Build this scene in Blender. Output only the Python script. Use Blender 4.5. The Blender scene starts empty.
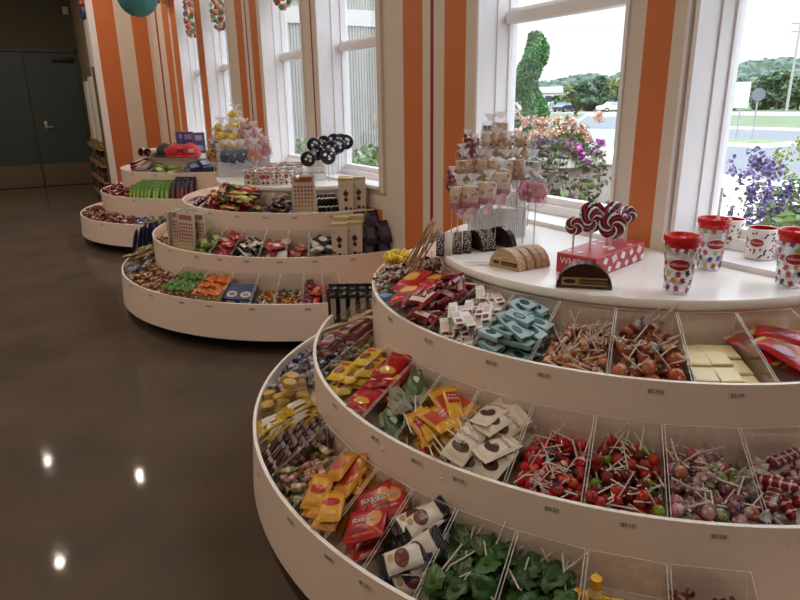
import bpy, bmesh, math, random
from math import sin, cos, radians as R, pi, sqrt
from mathutils import Vector, Matrix, Euler, noise
random.seed(7)
rnd=random.random; U=random.uniform
C=bpy.context.scene.collection
sc=bpy.context.scene
# ------------------------------------------------------------------ frame of the place
D=1.7816; YN=1.4513; SP=2.7198          # face of the window wall, centre of the near stand, spacing of the stands
EYE=1.30
ZT=.82; ZU=.699; ZM=.489; ZL=.287; ZB=.085
RT=.664; RU=.890; RM=1.101; RL=1.314
TIER={'u':(ZU,.668,.879),'m':(ZM,.905,1.090),'l':(ZL,1.117,1.303)}
# ------------------------------------------------------------------ materials
MATS={}
def lin(c):
    if isinstance(c,str): c=[int(c[i:i+2],16)/255 for i in (0,2,4)]
    return tuple((x/12.92 if x<=.04045 else ((x+.055)/1.055)**2.4) for x in c)
def mat(name,col,rough=.5,metal=0,spec=.5,bump=0,bscale=60,var=0,vscale=8,coat=0,emit=0):
    if name in MATS: return MATS[name]
    m=bpy.data.materials.new(name); m.use_nodes=True; nt=m.node_tree; b=nt.nodes['Principled BSDF']
    c=lin(col); b.inputs['Base Color'].default_value=(*c,1); b.inputs['Roughness'].default_value=rough
    b.inputs['Metallic'].default_value=metal; b.inputs['Specular IOR Level'].default_value=spec
    if coat: b.inputs['Coat Weight'].default_value=coat; b.inputs['Coat Roughness'].default_value=.12
    if emit: b.inputs['Emission Color'].default_value=(*c,1); b.inputs['Emission Strength'].default_value=emit
    tc=None
    if bump or var: tc=nt.nodes.new('ShaderNodeTexCoord')
    if bump:
        n=nt.nodes.new('ShaderNodeTexNoise'); n.inputs['Scale'].default_value=bscale; n.inputs['Detail'].default_value=3
        nt.links.new(tc.outputs['Object'],n.inputs['Vector']); bp=nt.nodes.new('ShaderNodeBump'); bp.inputs['Strength'].default_value=bump; bp.inputs['Distance'].default_value=.01
        nt.links.new(n.outputs['Fac'],bp.inputs['Height']); nt.links.new(bp.outputs['Normal'],b.inputs['Normal'])
    if var:
        n=nt.nodes.new('ShaderNodeTexNoise'); n.inputs['Scale'].default_value=vscale; n.inputs['Detail'].default_value=5
        nt.links.new(tc.outputs['Object'],n.inputs['Vector']); r=nt.nodes.new('ShaderNodeValToRGB')
        r.color_ramp.elements[0].position=.3; r.color_ramp.elements[1].position=.7
        r.color_ramp.elements[0].color=(*[x*(1-var) for x in c],1); r.color_ramp.elements[1].color=(*[min(1,x*(1+var)) for x in c],1)
        nt.links.new(n.outputs['Fac'],r.inputs['Fac']); nt.links.new(r.outputs['Color'],b.inputs['Base Color'])
    MATS[name]=m; return m
def clear(name,col=(1,1,1),fac=.06,rough=.04,facing=.5,crinkle=0):
    """clear plastic / pane: see-through with a mirror sheen that grows at grazing angles"""
    if name in MATS: return MATS[name]
    m=bpy.data.materials.new(name); m.use_nodes=True; nt=m.node_tree; nt.nodes.clear(); N=nt.nodes.new; L=nt.links.new
    o=N('ShaderNodeOutputMaterial'); t=N('ShaderNodeBsdfTransparent'); g=N('ShaderNodeBsdfGlossy'); mx=N('ShaderNodeMixShader')
    t.inputs['Color'].default_value=(*col,1); g.inputs['Roughness'].default_value=rough
    lw=N('ShaderNodeLayerWeight'); lw.inputs['Blend'].default_value=.25; mr=N('ShaderNodeMapRange')
    mr.inputs['To Min'].default_value=fac; mr.inputs['To Max'].default_value=facing
    L(lw.outputs['Facing'],mr.inputs['Value']); L(mr.outputs['Result'],mx.inputs['Fac']); L(t.outputs[0],mx.inputs[1]); L(g.outputs[0],mx.inputs[2]); L(mx.outputs[0],o.inputs[0])
    if crinkle:
        tc=N('ShaderNodeTexCoord'); nz=N('ShaderNodeTexNoise'); nz.inputs['Scale'].default_value=55; bp=N('ShaderNodeBump'); bp.inputs['Strength'].default_value=crinkle; bp.inputs['Distance'].default_value=.012
        L(tc.outputs['Object'],nz.inputs['Vector']); L(nz.outputs['Fac'],bp.inputs['Height']); L(bp.outputs['Normal'],g.inputs['Normal'])
    MATS[name]=m; return m
def film(name,col=(1,1,1),op=.35,rough=.2):
    """thin crinkled wrapping film: partly see-through, partly milky and shiny"""
    if name in MATS: return MATS[name]
    m=bpy.data.materials.new(name); m.use_nodes=True; nt=m.node_tree; N=nt.nodes.new; L=nt.links.new; b=nt.nodes['Principled BSDF']
    b.inputs['Base Color'].default_value=(*col,1); b.inputs['Roughness'].default_value=rough; b.inputs['Alpha'].default_value=op; b.inputs['Specular IOR Level'].default_value=.8
    tc=N('ShaderNodeTexCoord'); n=N('ShaderNodeTexNoise'); n.inputs['Scale'].default_value=70; bp=N('ShaderNodeBump'); bp.inputs['Strength'].default_value=.8; bp.inputs['Distance'].default_value=.01
    L(tc.outputs['Object'],n.inputs['Vector']); L(n.outputs['Fac'],bp.inputs['Height']); L(bp.outputs['Normal'],b.inputs['Normal'])
    MATS[name]=m; return m
_mc={}
def W(hexc,rough=.32,bump=.0):   # wrapper / paint of one plain colour
    k=(hexc,rough,bump)
    if k not in _mc:
        q=[int(hexc[i:i+2],16) for i in (0,2,4)]; g=sum(q)/3; hx=''.join('%02x'%int(max(0,min(255,(g+(v-g)*.9)*.96))) for v in q)
        _mc[k]=mat('paint_%s_%d_%d'%(hexc,rough*100,bump*100),hx,rough,bump=bump,bscale=90)
    return _mc[k]
LAM=mat('cream_laminate','ead5c6',.32,spec=.5)
LAMT=mat('white_gloss_laminate','f1ece8',.14,spec=.6)
EDGE=mat('white_edge_band','efe8e0',.3)
BLACK=W('161412',.5)
WHITE=W('f0ece6',.4)
STICK=W('d9cdbd',.5)
ACR=clear('clear_acrylic',(.975,.975,.97),.045,.05,.35)
ACE=film('acrylic_edge',(.86,.84,.8),.5,.2)
CELL=clear('cellophane',(.97,.97,.98),.11,.16,.36,1)
GLASS=clear('window_glass',(.97,.985,.985),.02,.01,.35)
# ------------------------------------------------------------------ mesh building
class MB:
    def __init__(s): s.v=[]; s.f=[]; s.m=[]
    def add(s,vs,fs,mi=0,M=None):
        b=len(s.v); s.v+= [tuple(M@Vector(p)) for p in vs] if M else [tuple(p) for p in vs]
        s.f+=[tuple(b+i for i in f) for f in fs]; s.m+=[mi]*len(fs); return s
    def box(s,c,d,mi=0,M=None):
        x,y,z=c; a,b,h=d[0]/2,d[1]/2,d[2]/2
        vs=[(x+i*a,y+j*b,z+k*h) for k in(-1,1) for j in(-1,1) for i in(-1,1)]
        return s.add(vs,[(0,2,3,1),(4,5,7,6),(0,1,5,4),(2,6,7,3),(0,4,6,2),(1,3,7,5)],mi,M)
    def bbox(s,c,d,bv,mi=0,M=None,seg=2):
        bm=bmesh.new(); bmesh.ops.create_cube(bm,size=1); bmesh.ops.scale(bm,vec=d,verts=bm.verts)
        bmesh.ops.bevel(bm,geom=bm.edges[:],offset=bv,segments=seg,affect='EDGES',profile=.5)
        bmesh.ops.translate(bm,vec=c,verts=bm.verts); bm.verts.index_update()
        s.add([v.co.copy() for v in bm.verts],[[v.index for v in f.verts] for f in bm.faces],mi,M); bm.free(); return s
    def lathe(s,prof,n=24,mi=0,M=None,a0=0,a1=2*pi,mis=None,wob=0):
        full=abs(a1-a0-2*pi)<1e-6; k=n if full else n+1; vs=[];fs=[];ms=[]
        for j in range(k):
            a=a0+(a1-a0)*j/n
            for (r,z) in prof:
                rr=r*(1+(U(-wob,wob) if wob else 0)); vs.append((rr*cos(a),rr*sin(a),z))
        P=len(prof)
        for j in range(n):
            j2=(j+1)%k
            for i in range(P-1):
                fs.append((j*P+i,j2*P+i,j2*P+i+1,j*P+i+1)); ms.append(mis[i] if mis else mi)
        b=len(s.m); s.add(vs,fs,mi,M)
        s.m[b:]=ms; return s
    def sph(s,c,r,mi=0,M=None,n=10,sc=(1,1,1)):
        p=[(max(1e-4,r*sin(pi*i/(n-2))),-r*cos(pi*i/(n-2))) for i in range(n-1)]
        X=Matrix.Translation(c)@Matrix.Diagonal((*sc,1)); return s.lathe(p,n,mi,(M@X) if M else X)
    def cyl(s,a,b,r,mi=0,n=8,r2=None,M=None):
        a=Vector(a);b=Vector(b);d=b-a;q=d.to_track_quat('Z','Y').to_matrix().to_4x4(); X=Matrix.Translation(a)@q; l=d.length
        r2=r if r2 is None else r2
        return s.lathe([(1e-4,0),(r,0),(r2,l),(1e-4,l)],n,mi,(M@X) if M else X)
    def prism(s,pts,h,mi=0,M=None,z0=0):   # outline in xy, thickness along z
        n=len(pts); vs=[(x,y,z0) for x,y in pts]+[(x,y,z0+h) for x,y in pts]
        return s.add(vs,[tuple(range(n))[::-1],tuple(range(n,2*n))]+[(i,(i+1)%n,n+(i+1)%n,n+i) for i in range(n)],mi,M)
    def grid(s,f,nu,nv,mi=0,M=None,flip=False):
        vs=[f(i/nu,j/nv) for j in range(nv+1) for i in range(nu+1)]; w=nu+1
        fs=[(j*w+i,j*w+i+1,(j+1)*w+i+1,(j+1)*w+i) for j in range(nv) for i in range(nu)]
        return s.add(vs,[q[::-1] for q in fs] if flip else fs,mi,M)
    def mesh(s,name,mats,smooth=True):
        me=bpy.data.meshes.new(name); me.from_pydata(s.v,[],s.f)
        for m in mats: me.materials.append(m)
        me.polygons.foreach_set('material_index',s.m)
        if smooth:
            me.polygons.foreach_set('use_smooth',[True]*len(s.f))
            try: me.set_sharp_from_angle(angle=R(38))
            except Exception: pass
        me.update(); return me
def obj(name,data,parent=None,M=None):
    o=bpy.data.objects.new(name,data); C.objects.link(o)
    if parent: o.parent=parent
    if M is not None: o.matrix_local=M
    return o
def struct(name,mb,mats,smooth=False,parent=None):
    o=obj(name,mb.mesh(name,mats,smooth),parent)
    if not parent: o['kind']='structure'
    return o
def tag(o,label,cat,group=None,kind=None):
    o['label']=label; o['category']=cat
    if group: o['group']=group
    if kind: o['kind']=kind
    return o
def root(name,M,label,cat,group=None):
    return tag(obj(name,None,None,M),label,cat,group)
def part(name,mb,mats,parent,smooth=True,label=None,M=None):
    o=obj(name,mb.mesh(name,mats,smooth),parent,M)
    if label: o['label']=label
    return o
# lettering: flat meshes from the built-in font
_tx={}
def text_geo(s,size):
    k=(s,size)
    if k not in _tx:
        cu=bpy.data.curves.new('lettering','FONT'); cu.body=s; cu.size=size; cu.align_x='CENTER'; cu.align_y='CENTER'; cu.resolution_u=2
        o=bpy.data.objects.new('lettering',cu); C.objects.link(o); dg=bpy.context.evaluated_depsgraph_get(); me=bpy.data.meshes.new_from_object(o.evaluated_get(dg))
        _tx[k]=([tuple(v.co) for v in me.vertices],[tuple(p.vertices) for p in me.polygons])
        bpy.data.objects.remove(o); bpy.data.meshes.remove(me); bpy.data.curves.remove(cu)
    return _tx[k]
def put_text(mb,s,size,fn,mi=0,shear=0,sx=1):
    vs,fs=text_geo(s,size); mb.add([fn((x+shear*y)*sx,y) for x,y,z in vs],fs,mi); return mb
# ------------------------------------------------------------------ kits: a thing with its parts, instanced by object copies that share meshes
class Kit:
    def __init__(s,name,cat,parts): s.name,s.cat,s.parts=name,cat,parts   # parts: (name, mesh, parent index, label); the first may stand alone
PLACED={}
def inst(k,M,label,group=None,cat=None):
    if len(k.parts)==1:
        o=obj(k.name,k.parts[0][1],None,M)
    else:
        o=obj(k.name,None,None,M); made=[]
        for (pn,me,pi_,lb) in k.parts:
            c=obj(pn,me,o if pi_ is None else made[pi_]); made.append(c)
            if lb: c['label']=lb
    tag(o,label,cat or k.cat,group); PLACED.setdefault(group or label,[]).append(o); return o
def px_of(p):
    q=Vector(p)-Vector((0,0,EYE)); return q.dot(Vector((.85879,-.51216,-.01302)))/max(.05,q.dot(Vector((.48546,.82161,-.29881))))
ORD=['leftmost','second','third','fourth','fifth','sixth','seventh','eighth','ninth','tenth','eleventh','twelfth']
def ordinals(objs,tail,rev=False):
    """labels that single out each of a few like things by their order in the row, read from the left"""
    n=len(objs); objs=sorted(objs,key=lambda o:px_of(o.location))
    if n>12:            # beyond twelve: the dozen lying highest are told apart, the buried rest share one label
        top=sorted(objs,key=lambda o:-o.location.z)[:12]
        for o in objs: o['label']='one of '+tail.replace('the ','the lower-lying ',1)
        return ordinals(top,tail.replace('the ','the twelve topmost ',1))
    for i,o in enumerate(objs):
        o['label']=('leftmost of ' if i==0 else 'rightmost of ' if i==n-1 else ORD[i]+' from left of ')+tail
# ------------------------------------------------------------------ candies
def ball_mesh(r,mats,flare=True,sq=1.0,pattern=0):
    mb=MB(); mb.sph((0,0,0),r,0,None,12,(1,1,sq))
    if pattern:
        for k in range(7):
            a=U(0,6.28);b=U(-.8,1.2); p=Vector((cos(a)*cos(b),sin(a)*cos(b),sin(b)))*r*.82; mb.sph(p,r*.3,1,None,6)
    if flare: mb.lathe([(r*.95,0),(r*.7,.9*r),(r*.22,1.25*r),(r*.25,1.4*r),(r*.75,1.9*r)],10,len(mats)-1,Matrix.Rotation(pi/2,4,'Y')@Matrix.Rotation(0,4,'X'),wob=.12)
    return mb.mesh('candy_head',mats)
def lolly_kit(name,cols,r=.0125,L=.085,flare=True,rough=.25,pattern=0,stickcol=STICK,film_=None):
    mats=[W(c,rough,.15) for c in cols]+([film_] if film_ else [])
    h=ball_mesh(r,mats,flare,1,pattern); s=MB().cyl((0,0,0),(L,0,0),.0018,0,6).mesh('stick',[stickcol])
    return Kit('lollipop','lollipop',[(name,h,None,None),('stick',s,None,None)])
def pil(w,h,t,seed=0):
    def f(x,y):
        a=max(0,1-abs(2*x/w)**3)*max(0,1-abs(2*y/h)**3)
        return t/2*a**.55+ .0018*(noise.noise(Vector((x*55+seed,y*55,seed)))+.5)*min(1,a*4)
    return f
def pouch_parts(w,h,t,col,crimp=.008,crimpcol=None,panel=None,seed=0,nx=10,ny=10,rough=.28,texts=(),panels=(),both=True):
    """pillow-shaped sealed packet, lying flat, face up (+z), reading along +y. panels: (x0,y0,x1,y1,colour,round)  texts: (string,size,x,y,colour,shear)"""
    f=pil(w,h,t,seed); mb=MB()
    mb.grid(lambda u,v:((u-.5)*w,(v-.5)*h,f((u-.5)*w,(v-.5)*h)),nx,ny)
    mb.grid(lambda u,v:((u-.5)*w,(v-.5)*h,-f((u-.5)*w,(v-.5)*h)*.8-.0004),nx,ny,0,None,True)
    for s in (-1,1):
        mb.grid(lambda u,v:((u-.5)*w,s*(h/2+crimp*v),.0016*(int(v*4+.5)%2)+.0012*sin(u*9+seed)*v),nx,4,1,None,s<0)
    parts=[('wrapper',mb.mesh('wrapper',[W(col,rough,.1),W(crimpcol or col,rough+.1,.1)]),None,None)]
    for (x0,y0,x1,y1,c,rd) in panels:
        pm=MB(); cx,cy,a,b=(x0+x1)/2,(y0+y1)/2,(x1-x0)/2,(y1-y0)/2
        def g(u,v):
            p,q=2*u-1,2*v-1
            if rd: p,q=p*sqrt(max(0,1-q*q/2)),q*sqrt(max(0,1-p*p/2))
            x,y=cx+a*p,cy+b*q; return (x,y,f(x,y)+.0009)
        pm.grid(g,7,7); parts.append(('printed_panel',pm.mesh('printed_panel',[W(c,rough)]),0,None))
    if texts:
        pm=MB(); cols=[]
        for (s,z,x,y,c,sh,*sx) in texts:
            if c not in cols: cols.append(c)
            put_text(pm,s,z,lambda p,q:(x+p,y+q,f(x+p,y+q)+.0018),cols.index(c),sh,sx[0] if sx else 1)
        parts.append(('lettering',pm.mesh('lettering',[W(c,.4) for c in cols],False),0,None))
    return parts
def pouch_kit(name,cat,*a,**k): return Kit(name,cat,pouch_parts(*a,**k))
def box_kit(name,cat,d,col,panels=(),texts=(),bv=.0015,sidecol=None,rough=.35):
    """carton lying flat; panels/texts as on pouches but on the flat top face"""
    mb=MB().bbox((0,0,0),d,bv,0,None,1); z=d[2]/2
    parts=[('carton',mb.mesh('carton',[W(col,rough)]),None,None)]
    for (x0,y0,x1,y1,c,rd) in panels:
        n=20 if rd else 4
        pts=[((x0+x1)/2+(x1-x0)/2*cos(2*pi*i/n),(y0+y1)/2+(y1-y0)/2*sin(2*pi*i/n)) for i in range(n)] if rd else [(x0,y0),(x1,y0),(x1,y1),(x0,y1)]
        parts.append(('printed_panel',MB().prism(pts,.0006,0,None,z).mesh('printed_panel',[W(c,.4)],False),0,None))
    if sidecol: # same band repeated on the front edge
        parts.append(('printed_panel',MB().box((0,-d[1]/2-.0002,0),(d[0]*.6,.0006,d[2]*.5)).mesh('printed_panel',[W(sidecol,.4)],False),0,None))
    if texts:
        pm=MB(); cols=[]
        for (s,zz,x,y,c,sh) in texts:
            if c not in cols: cols.append(c)
            put_text(pm,s,zz,lambda p,q:(x+p,y+q,z+.001),cols.index(c),sh)
        parts.append(('lettering',pm.mesh('lettering',[W(c,.4) for c in cols],False),0,None))
    return Kit(name,cat,parts)
def chew_kit(col,col2,l=.03,w=.014,twist=True,name='wrapped_chew',film_=None):
    mb=MB().bbox((0,0,0),(l,w,w*.8),w*.25,0); mats=[film_ or W(col,.3,.2),W(col2,.3,.2)]
    mb.bbox((0,0,0),(l*.45,w*1.04,w*.84),w*.25,1)
    p=[('wrapper',mb.mesh('wrapper',mats),None,None)]
    if twist:
        for s in (-1,1):
            t=MB().lathe([(.0018,0),(.003,.004),(w*.62,.013)],9,0,Matrix.Translation((s*l/2,0,0))@Matrix.Rotation(s*pi/2,4,'Y'),wob=.25)
            p.append(('wrapper_twist',t.mesh('wrapper_twist',[mats[0]]),0,None))
    return Kit(name,'candy',p)
def leafpop_kit(col,col2,w=.062,h=.075,L=.1,seed=0):
    f=pil(w,h,.02,seed); mb=MB()
    def out(v,s): return 1
    for sg in (1,-1):
        mb.grid(lambda u,v:((u-.5)*w*(.55+.45*sin(pi*min(1,v*1.15+.1)))*(1+.12*sin(v*19)),(v-.5)*h,sg*f((u-.5)*w*.96,(v-.5)*h*.96)+.003*sin(u*7+v*5+seed)),9,9,0,None,sg<0)
    pm=MB().prism([(cos(i*.52)*w*.2,sin(i*.52)*h*.15) for i in range(12)],.001,0,None,.0115)
    return Kit('leaf_lollipop','lollipop',[('wrapper',mb.mesh('wrapper',[W(col,.3,.3)]),None,None),('printed_panel',pm.mesh('printed_panel',[W(col2,.3)],False),0,None),
        ('stick',MB().cyl((0,-h/2+.004,0),(0,-h/2-L+.03,0),.0021,0,6).mesh('stick',[STICK]),None,None)])
# ------------------------------------------------------------------ bins on the stands
def pol(yc,a,r,z): a=R(a); return Vector((D-r*cos(a),yc+r*sin(a),z))
def yaw(a): return R(270-a)              # x to the shopper's right, y away from the shopper
def facing(x,y,z,turn=0): return Matrix.Translation((x,y,z))@Matrix.Rotation(math.atan2(-y,-x)+pi/2+turn,4,'Z')   # -y looks back at the aisle
class Bin:
    def __init__(s,yc,t,a0,a1,deep=0):
        s.yc,s.t,s.a0,s.a1=yc,t,min(a0,a1)+.12,max(a0,a1)-.12; s.zr,s.r0,s.r1=TIER[t]; s.deep=deep
        s.rm=(s.r0+s.r1)/2; s.w=R(s.a1-s.a0)*s.rm; s.d=s.r1-s.r0
        s.nu=max(6,int(s.w/.008)); s.nv=max(6,int(s.d/.008)); s.H=[[s.floor(j/(s.nv-1)) for i in range(s.nu)] for j in range(s.nv)]
    def floor(s,v): return s.zr-.006-.054*v-s.deep          # v: 0 at the back, 1 at the front rim
    def pos(s,u,v,z):                                        # u: 0 at the shopper's left, 1 right
        return pol(s.yc,s.a1+(s.a0-s.a1)*u,s.r0+s.d*v,z)
    def mat(s,u,v,z,rz=0,rx=0,ry=0):
        a=s.a1+(s.a0-s.a1)*u
        return Matrix.Translation(s.pos(u,v,z))@Matrix.Rotation(yaw(a)+rz,4,'Z')@Matrix.Rotation(rx,4,'X')@Matrix.Rotation(ry,4,'Y')
    def foot(s,u,v,lx,ly,rz):
        c,q=cos(-rz),sin(-rz); out=[]
        for j in range(s.nv):
            dy=-(j/(s.nv-1)-v)*s.d
            if abs(dy)>lx+ly: continue
            for i in range(s.nu):
                dx=(i/(s.nu-1)-u)*s.w
                if abs(c*dx-q*dy)<=lx*.5 and abs(q*dx+c*dy)<=ly*.5: out.append((j,i))
        return out or [(min(s.nv-1,max(0,int(v*s.nv))),min(s.nu-1,max(0,int(u*s.nu))))]
    def drop(s,lx,ly,lz,rz,u=None,v=None,tries=7,pack=.9,vr=(0,1),ur=(0,1)):
        best=None; hx=(abs(cos(rz))*lx+abs(sin(rz))*ly)/2/s.w; hy=(abs(sin(rz))*lx+abs(cos(rz))*ly)/2/s.d; mg=.68 if max(lx,ly)>.05 else .9; hx=min(hx*mg,.38);hf=min(hy*.86,.5);hy=min(hy*mg,.40)
        for _ in range(1 if u is not None else tries):
            uu=U(max(ur[0],hx),min(ur[1],1-hx)) if u is None else u; vv=U(min(max(vr[0],hy),1-hf),max(min(vr[1],1-hf),.4)) if v is None else v
            ft=s.foot(uu,vv,lx,ly,rz); hs=[s.H[j][i] for j,i in ft]; top=.65*max(hs)+.35*sum(hs)/len(hs); cost=top-s.floor(vv)
            if best is None or cost<best[0]: best=(cost,uu,vv,top,ft)
        _,uu,vv,top,ft=best
        for j,i in ft: s.H[j][i]=max(s.H[j][i],top+lz*pack)
        return uu,vv,top+lz/2
def make_bin(b,label,panel=True):
    """clear acrylic bin: two side plates, a back plate, a sloping bottom and a low front lip"""
    mb=MB(); t=.0022; zb=b.zr+ (.095 if b.t=='u' else .118); zf=b.zr-.004; fb,ff=b.floor(0)-.003,b.floor(1)-.003
    def plate(pts,nrm,mi_edge=1):
        q=[p+nrm*t for p in pts]; n=len(pts); mb.add(pts+q,[tuple(range(n)),tuple(range(n,2*n))[::-1]],0); mb.add(pts+q,[(i,(i+1)%n,n+(i+1)%n,n+i) for i in range(n)],1)
    rb,rf=b.r0+.013,b.r1-.002
    for a,s in ((b.a0,1),(b.a1,-1)):
        tn=Vector((sin(R(a)),cos(R(a)),0))*s
        plate([pol(b.yc,a,rb,fb),pol(b.yc,a,rf,ff),pol(b.yc,a,rf,zf),pol(b.yc,a,rb,zb)],tn)
    if panel:
        plate([pol(b.yc,b.a0,rb,fb),pol(b.yc,b.a1,rb,fb),pol(b.yc,b.a1,rb,zb),pol(b.yc,b.a0,rb,zb)],Vector((-cos(R(b.a0)),sin(R(b.a0)),0)))
    plate([pol(b.yc,b.a0,rb,fb),pol(b.yc,b.a0,rf,ff),pol(b.yc,b.a1,rf,ff),pol(b.yc,b.a1,rb,fb)],Vector((0,0,-1)))
    o=obj('acrylic_bin',mb.mesh('acrylic_bin',[ACR,ACE],False)); return tag(o,label,'bin','clear acrylic candy bins')
def fill(b,kits,n,dims,label,group,rz=None,tilt=.2,vr=(0,1),ur=(0,1),pack=.85,slope=.24,tries=7,cat=None,spread=pi):
    """tumbled heap of like pieces"""
    out=[]
    for i in range(n):
        z=U(-spread,spread) if rz is None else rz+U(-.25,.25)
        u,v,h=b.drop(*dims,z,tries=tries,vr=vr,ur=ur,pack=pack)
        M=b.mat(u,v,h,0,slope)@Matrix.Rotation(z,4,'Z')@Euler((U(-tilt,tilt),U(-tilt,tilt),0)).to_matrix().to_4x4()
        out.append(inst(kits[i%len(kits)],M,label,group,cat))
    return out
def fill_pops(b,kits,n,r,L,label,group,up=(-.1,1.1),vr=(0,1),cat=None):
    """heap of lollipops, sticks every which way but inside the bin"""
    out=[]
    for i in range(n):
        u,v,h=b.drop(2*r,2*r,1.7*r,0,vr=vr,pack=.8)
        for _ in range(14):
            e=U(*up) if rnd()<.6 else U(-.05,.5); az=U(-pi,pi); du=u+L*cos(e)*cos(az)/b.w; dv=v-L*cos(e)*sin(az)/b.d
            if -.0<du<1.0 and -.02<dv<1.0: break
        else: e=1.25
        M=b.mat(u,v,h)@Matrix.Rotation(az,4,'Z')@Matrix.Rotation(-e,4,'Y')@Matrix.Rotation(U(0,6),4,'X')
        out.append(inst(kits[int(rnd()*len(kits))],M,label,group,cat))
    return out
def rows(b,kit,nu,nv,h,label,group,lean=.9,rz=0,jit=.006,u0=.12,u1=.88,v0=.15,v1=.85,lift=0,cat=None,kits=None):
    """packets set in leaning rows like filed cards, faces to the shopper"""
    out=[]
    for j in range(nv):
        v=v0+(v1-v0)*(j/(nv-1) if nv>1 else .5)
        for i in range(nu):
            u=u0+(u1-u0)*(i/(nu-1) if nu>1 else .5)
            z=b.floor(v)+h/2*sin(lean)+lift
            M=b.mat(u+U(-jit,jit)/b.w,v+U(-jit,jit)/b.d,z,rz+U(-.08,.08),lean+U(-.1,.1),0)
            out.append(inst((kits[(i+j)%len(kits)] if kits else kit),M,label,group,cat))
    return out
# ------------------------------------------------------------------ the room
XO=1.99; ZH=3.05; ZS=.838; YE=12.45; YB=9.30; CE=3.7
ORA=mat('orange_wall_paint','c66f3a',.55,var=.03); CRM=mat('cream_wall_paint','d6cabd',.55,var=.02); PUR=mat('plum_wall_line','8e1636',.5)
TRIM=mat('white_trim_paint','ece8ea',.35); OLV=mat('olive_wall_paint','4b4836',.7,var=.04); DRK=mat('dark_green_door_paint','35423f',.45,var=.05)
PC=[1.408+SP*k for k in (-1,0,1,2)]
mb=MB()
def strip(y0,y1,mi,z0=0,z1=CE): mb.box(((D+XO)/2,(y0+y1)/2,(z0+z1)/2),(XO-D,abs(y1-y0),z1-z0),mi)
wins=[]
for k,pc in enumerate(PC):
    h=.122
    # pier in the middle of the pair
    if k==1: ss=[(-h,-.045,1),(-.045,.058,0),(.058,h,1)]
    elif k==3: ss=[(-h,h,0)]
    else: ss=[(-h,-.04,1),(-.04,-.018,2),(-.018,h,1)]
    for a,b,m in ss: strip(pc+a,pc+b,m)
    for a,b in ((-.925,-.122),(.122,.925)):
        strip(pc+a,pc+b,0,0,.70); strip(pc+a,pc+b,1,.70,ZS-.006); strip(pc+a,pc+b,1,ZH,CE); wins.append((pc+a,pc+b))
    e=pc+.925
    if k<3:   # wide striped pier to the next pair
        for a,b,m in ((0,.085,1),(.085,.25,0),(.25,.339,1),(.339,.367,2),(.367,.435,1),(.435,.617,0),(.617,SP-1.85,1)): strip(e+a,e+b,m)
    else:
        for a,b,m in ((0,.03,1),(.03,.30,0),(.30,.40,1),(.40,.72,0),(.72,1.03,1),(1.03,1.13,2),(1.13,YB-e,1)): strip(e+a,e+b,m)
strip(-4.2,PC[0]-.925,1)
struct('wall_right',mb,[ORA,CRM,PUR])
# the wall that turns towards the room beyond the far stand: broad stripes
mb=MB(); x=1.06
for w,m in ((.075,2),(.235,0),(.195,1),(.19,0),(.075,1)):
    x1=min(x+w,D+.01); mb.box(((x+x1)/2,YB+.06,CE/2),(x1-x,.12,CE),m); x=x1
struct('wall_stripes',mb,[ORA,CRM,TRIM])
struct('wall_return',MB().box((1.25,(YB+.12+YE)/2,CE/2),(.12,YE-YB-.12,CE)),[mat('beige_wall_paint','a8977b',.6)])
mb=MB().box((-2.5,YE+.06,CE/2),(8,.12,CE)); struct('wall_end',mb,[OLV])
struct('wall_left',MB().box((-5.06,4.1,CE/2),(.12,17,CE)),[CRM]); struct('wall_back',MB().box((-1.5,-4.26,CE/2),(7.2,.12,CE)),[CRM])
struct('ceiling',MB().box((-1.5,4.1,CE+.06),(7.3,17.1,.12)),[mat('ceiling_paint','b8ac9a',.8)])
FLO=mat('polished_concrete','574b40',.06,spec=.02,bump=.04,bscale=9,var=.16,vscale=2.2)
struct('floor',MB().box((-1.5,4.1,-.06),(7.0,17,.12)),[FLO])
# windows: deep white linings, ledge, two sashes and panes
for i,(y0,y1) in enumerate(wins):
    mb=MB(); t=.014; zc=(ZS+ZH)/2; hh=ZH-ZS; yc=(y0+y1)/2; w=y1-y0; XF=1.93
    for y,s in ((y0,1),(y1,-1)):
        mb.box(((D+XO)/2-.004,y+s*t/2,zc),(XO-D+.008,t,hh))
        mb.box((XF-.012,y+s*.016,zc),(.09,.008,hh)); mb.box((XF+.025,y+s*.021,zc),(.04,.012,hh))
    mb.box((XF+.02,yc,ZH-.03),(.05,w,.06))
    mb.box(((D+XO)/2-.012,yc,ZS-.010),(XO-D+.03,w,.018))                    # ledge
    mb.box((XF+.01,yc,ZS+.018),(.07,w-.028,.036)); mb.box((XF+.02,yc,ZS+.05),(.045,w-.06,.03))
    mb.box((XF+.005,yc,1.635),(.05,w-.06,.042)); mb.box((XF+.03,yc,1.66),(.04,w-.06,.03))   # meeting rail
    wn=struct('window_%d'%(i+1),mb,[TRIM])
    gl=MB().box((XF+.022,yc,(ZS+1.64)/2),(.004,w-.05,1.64-ZS-.03)); gl.box((XF+.04,yc,(1.66+ZH)/2),(.004,w-.05,ZH-1.66))
    part('window_pane',gl,[GLASS],wn,False)
# corner trim on the side of the pier beside the middle pair
mb=MB(); mb.box((D-.008,PC[2]-.945,(ZS+ZH)/2-.01),(.016,.05,ZH-ZS+.05)); struct('trim_1',mb,[CRM])
mb=MB(); mb.box((D-.008,PC[1]-.105,1.9),(.012,.012,2.1)); struct('trim_2',mb,[TRIM])
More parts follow.
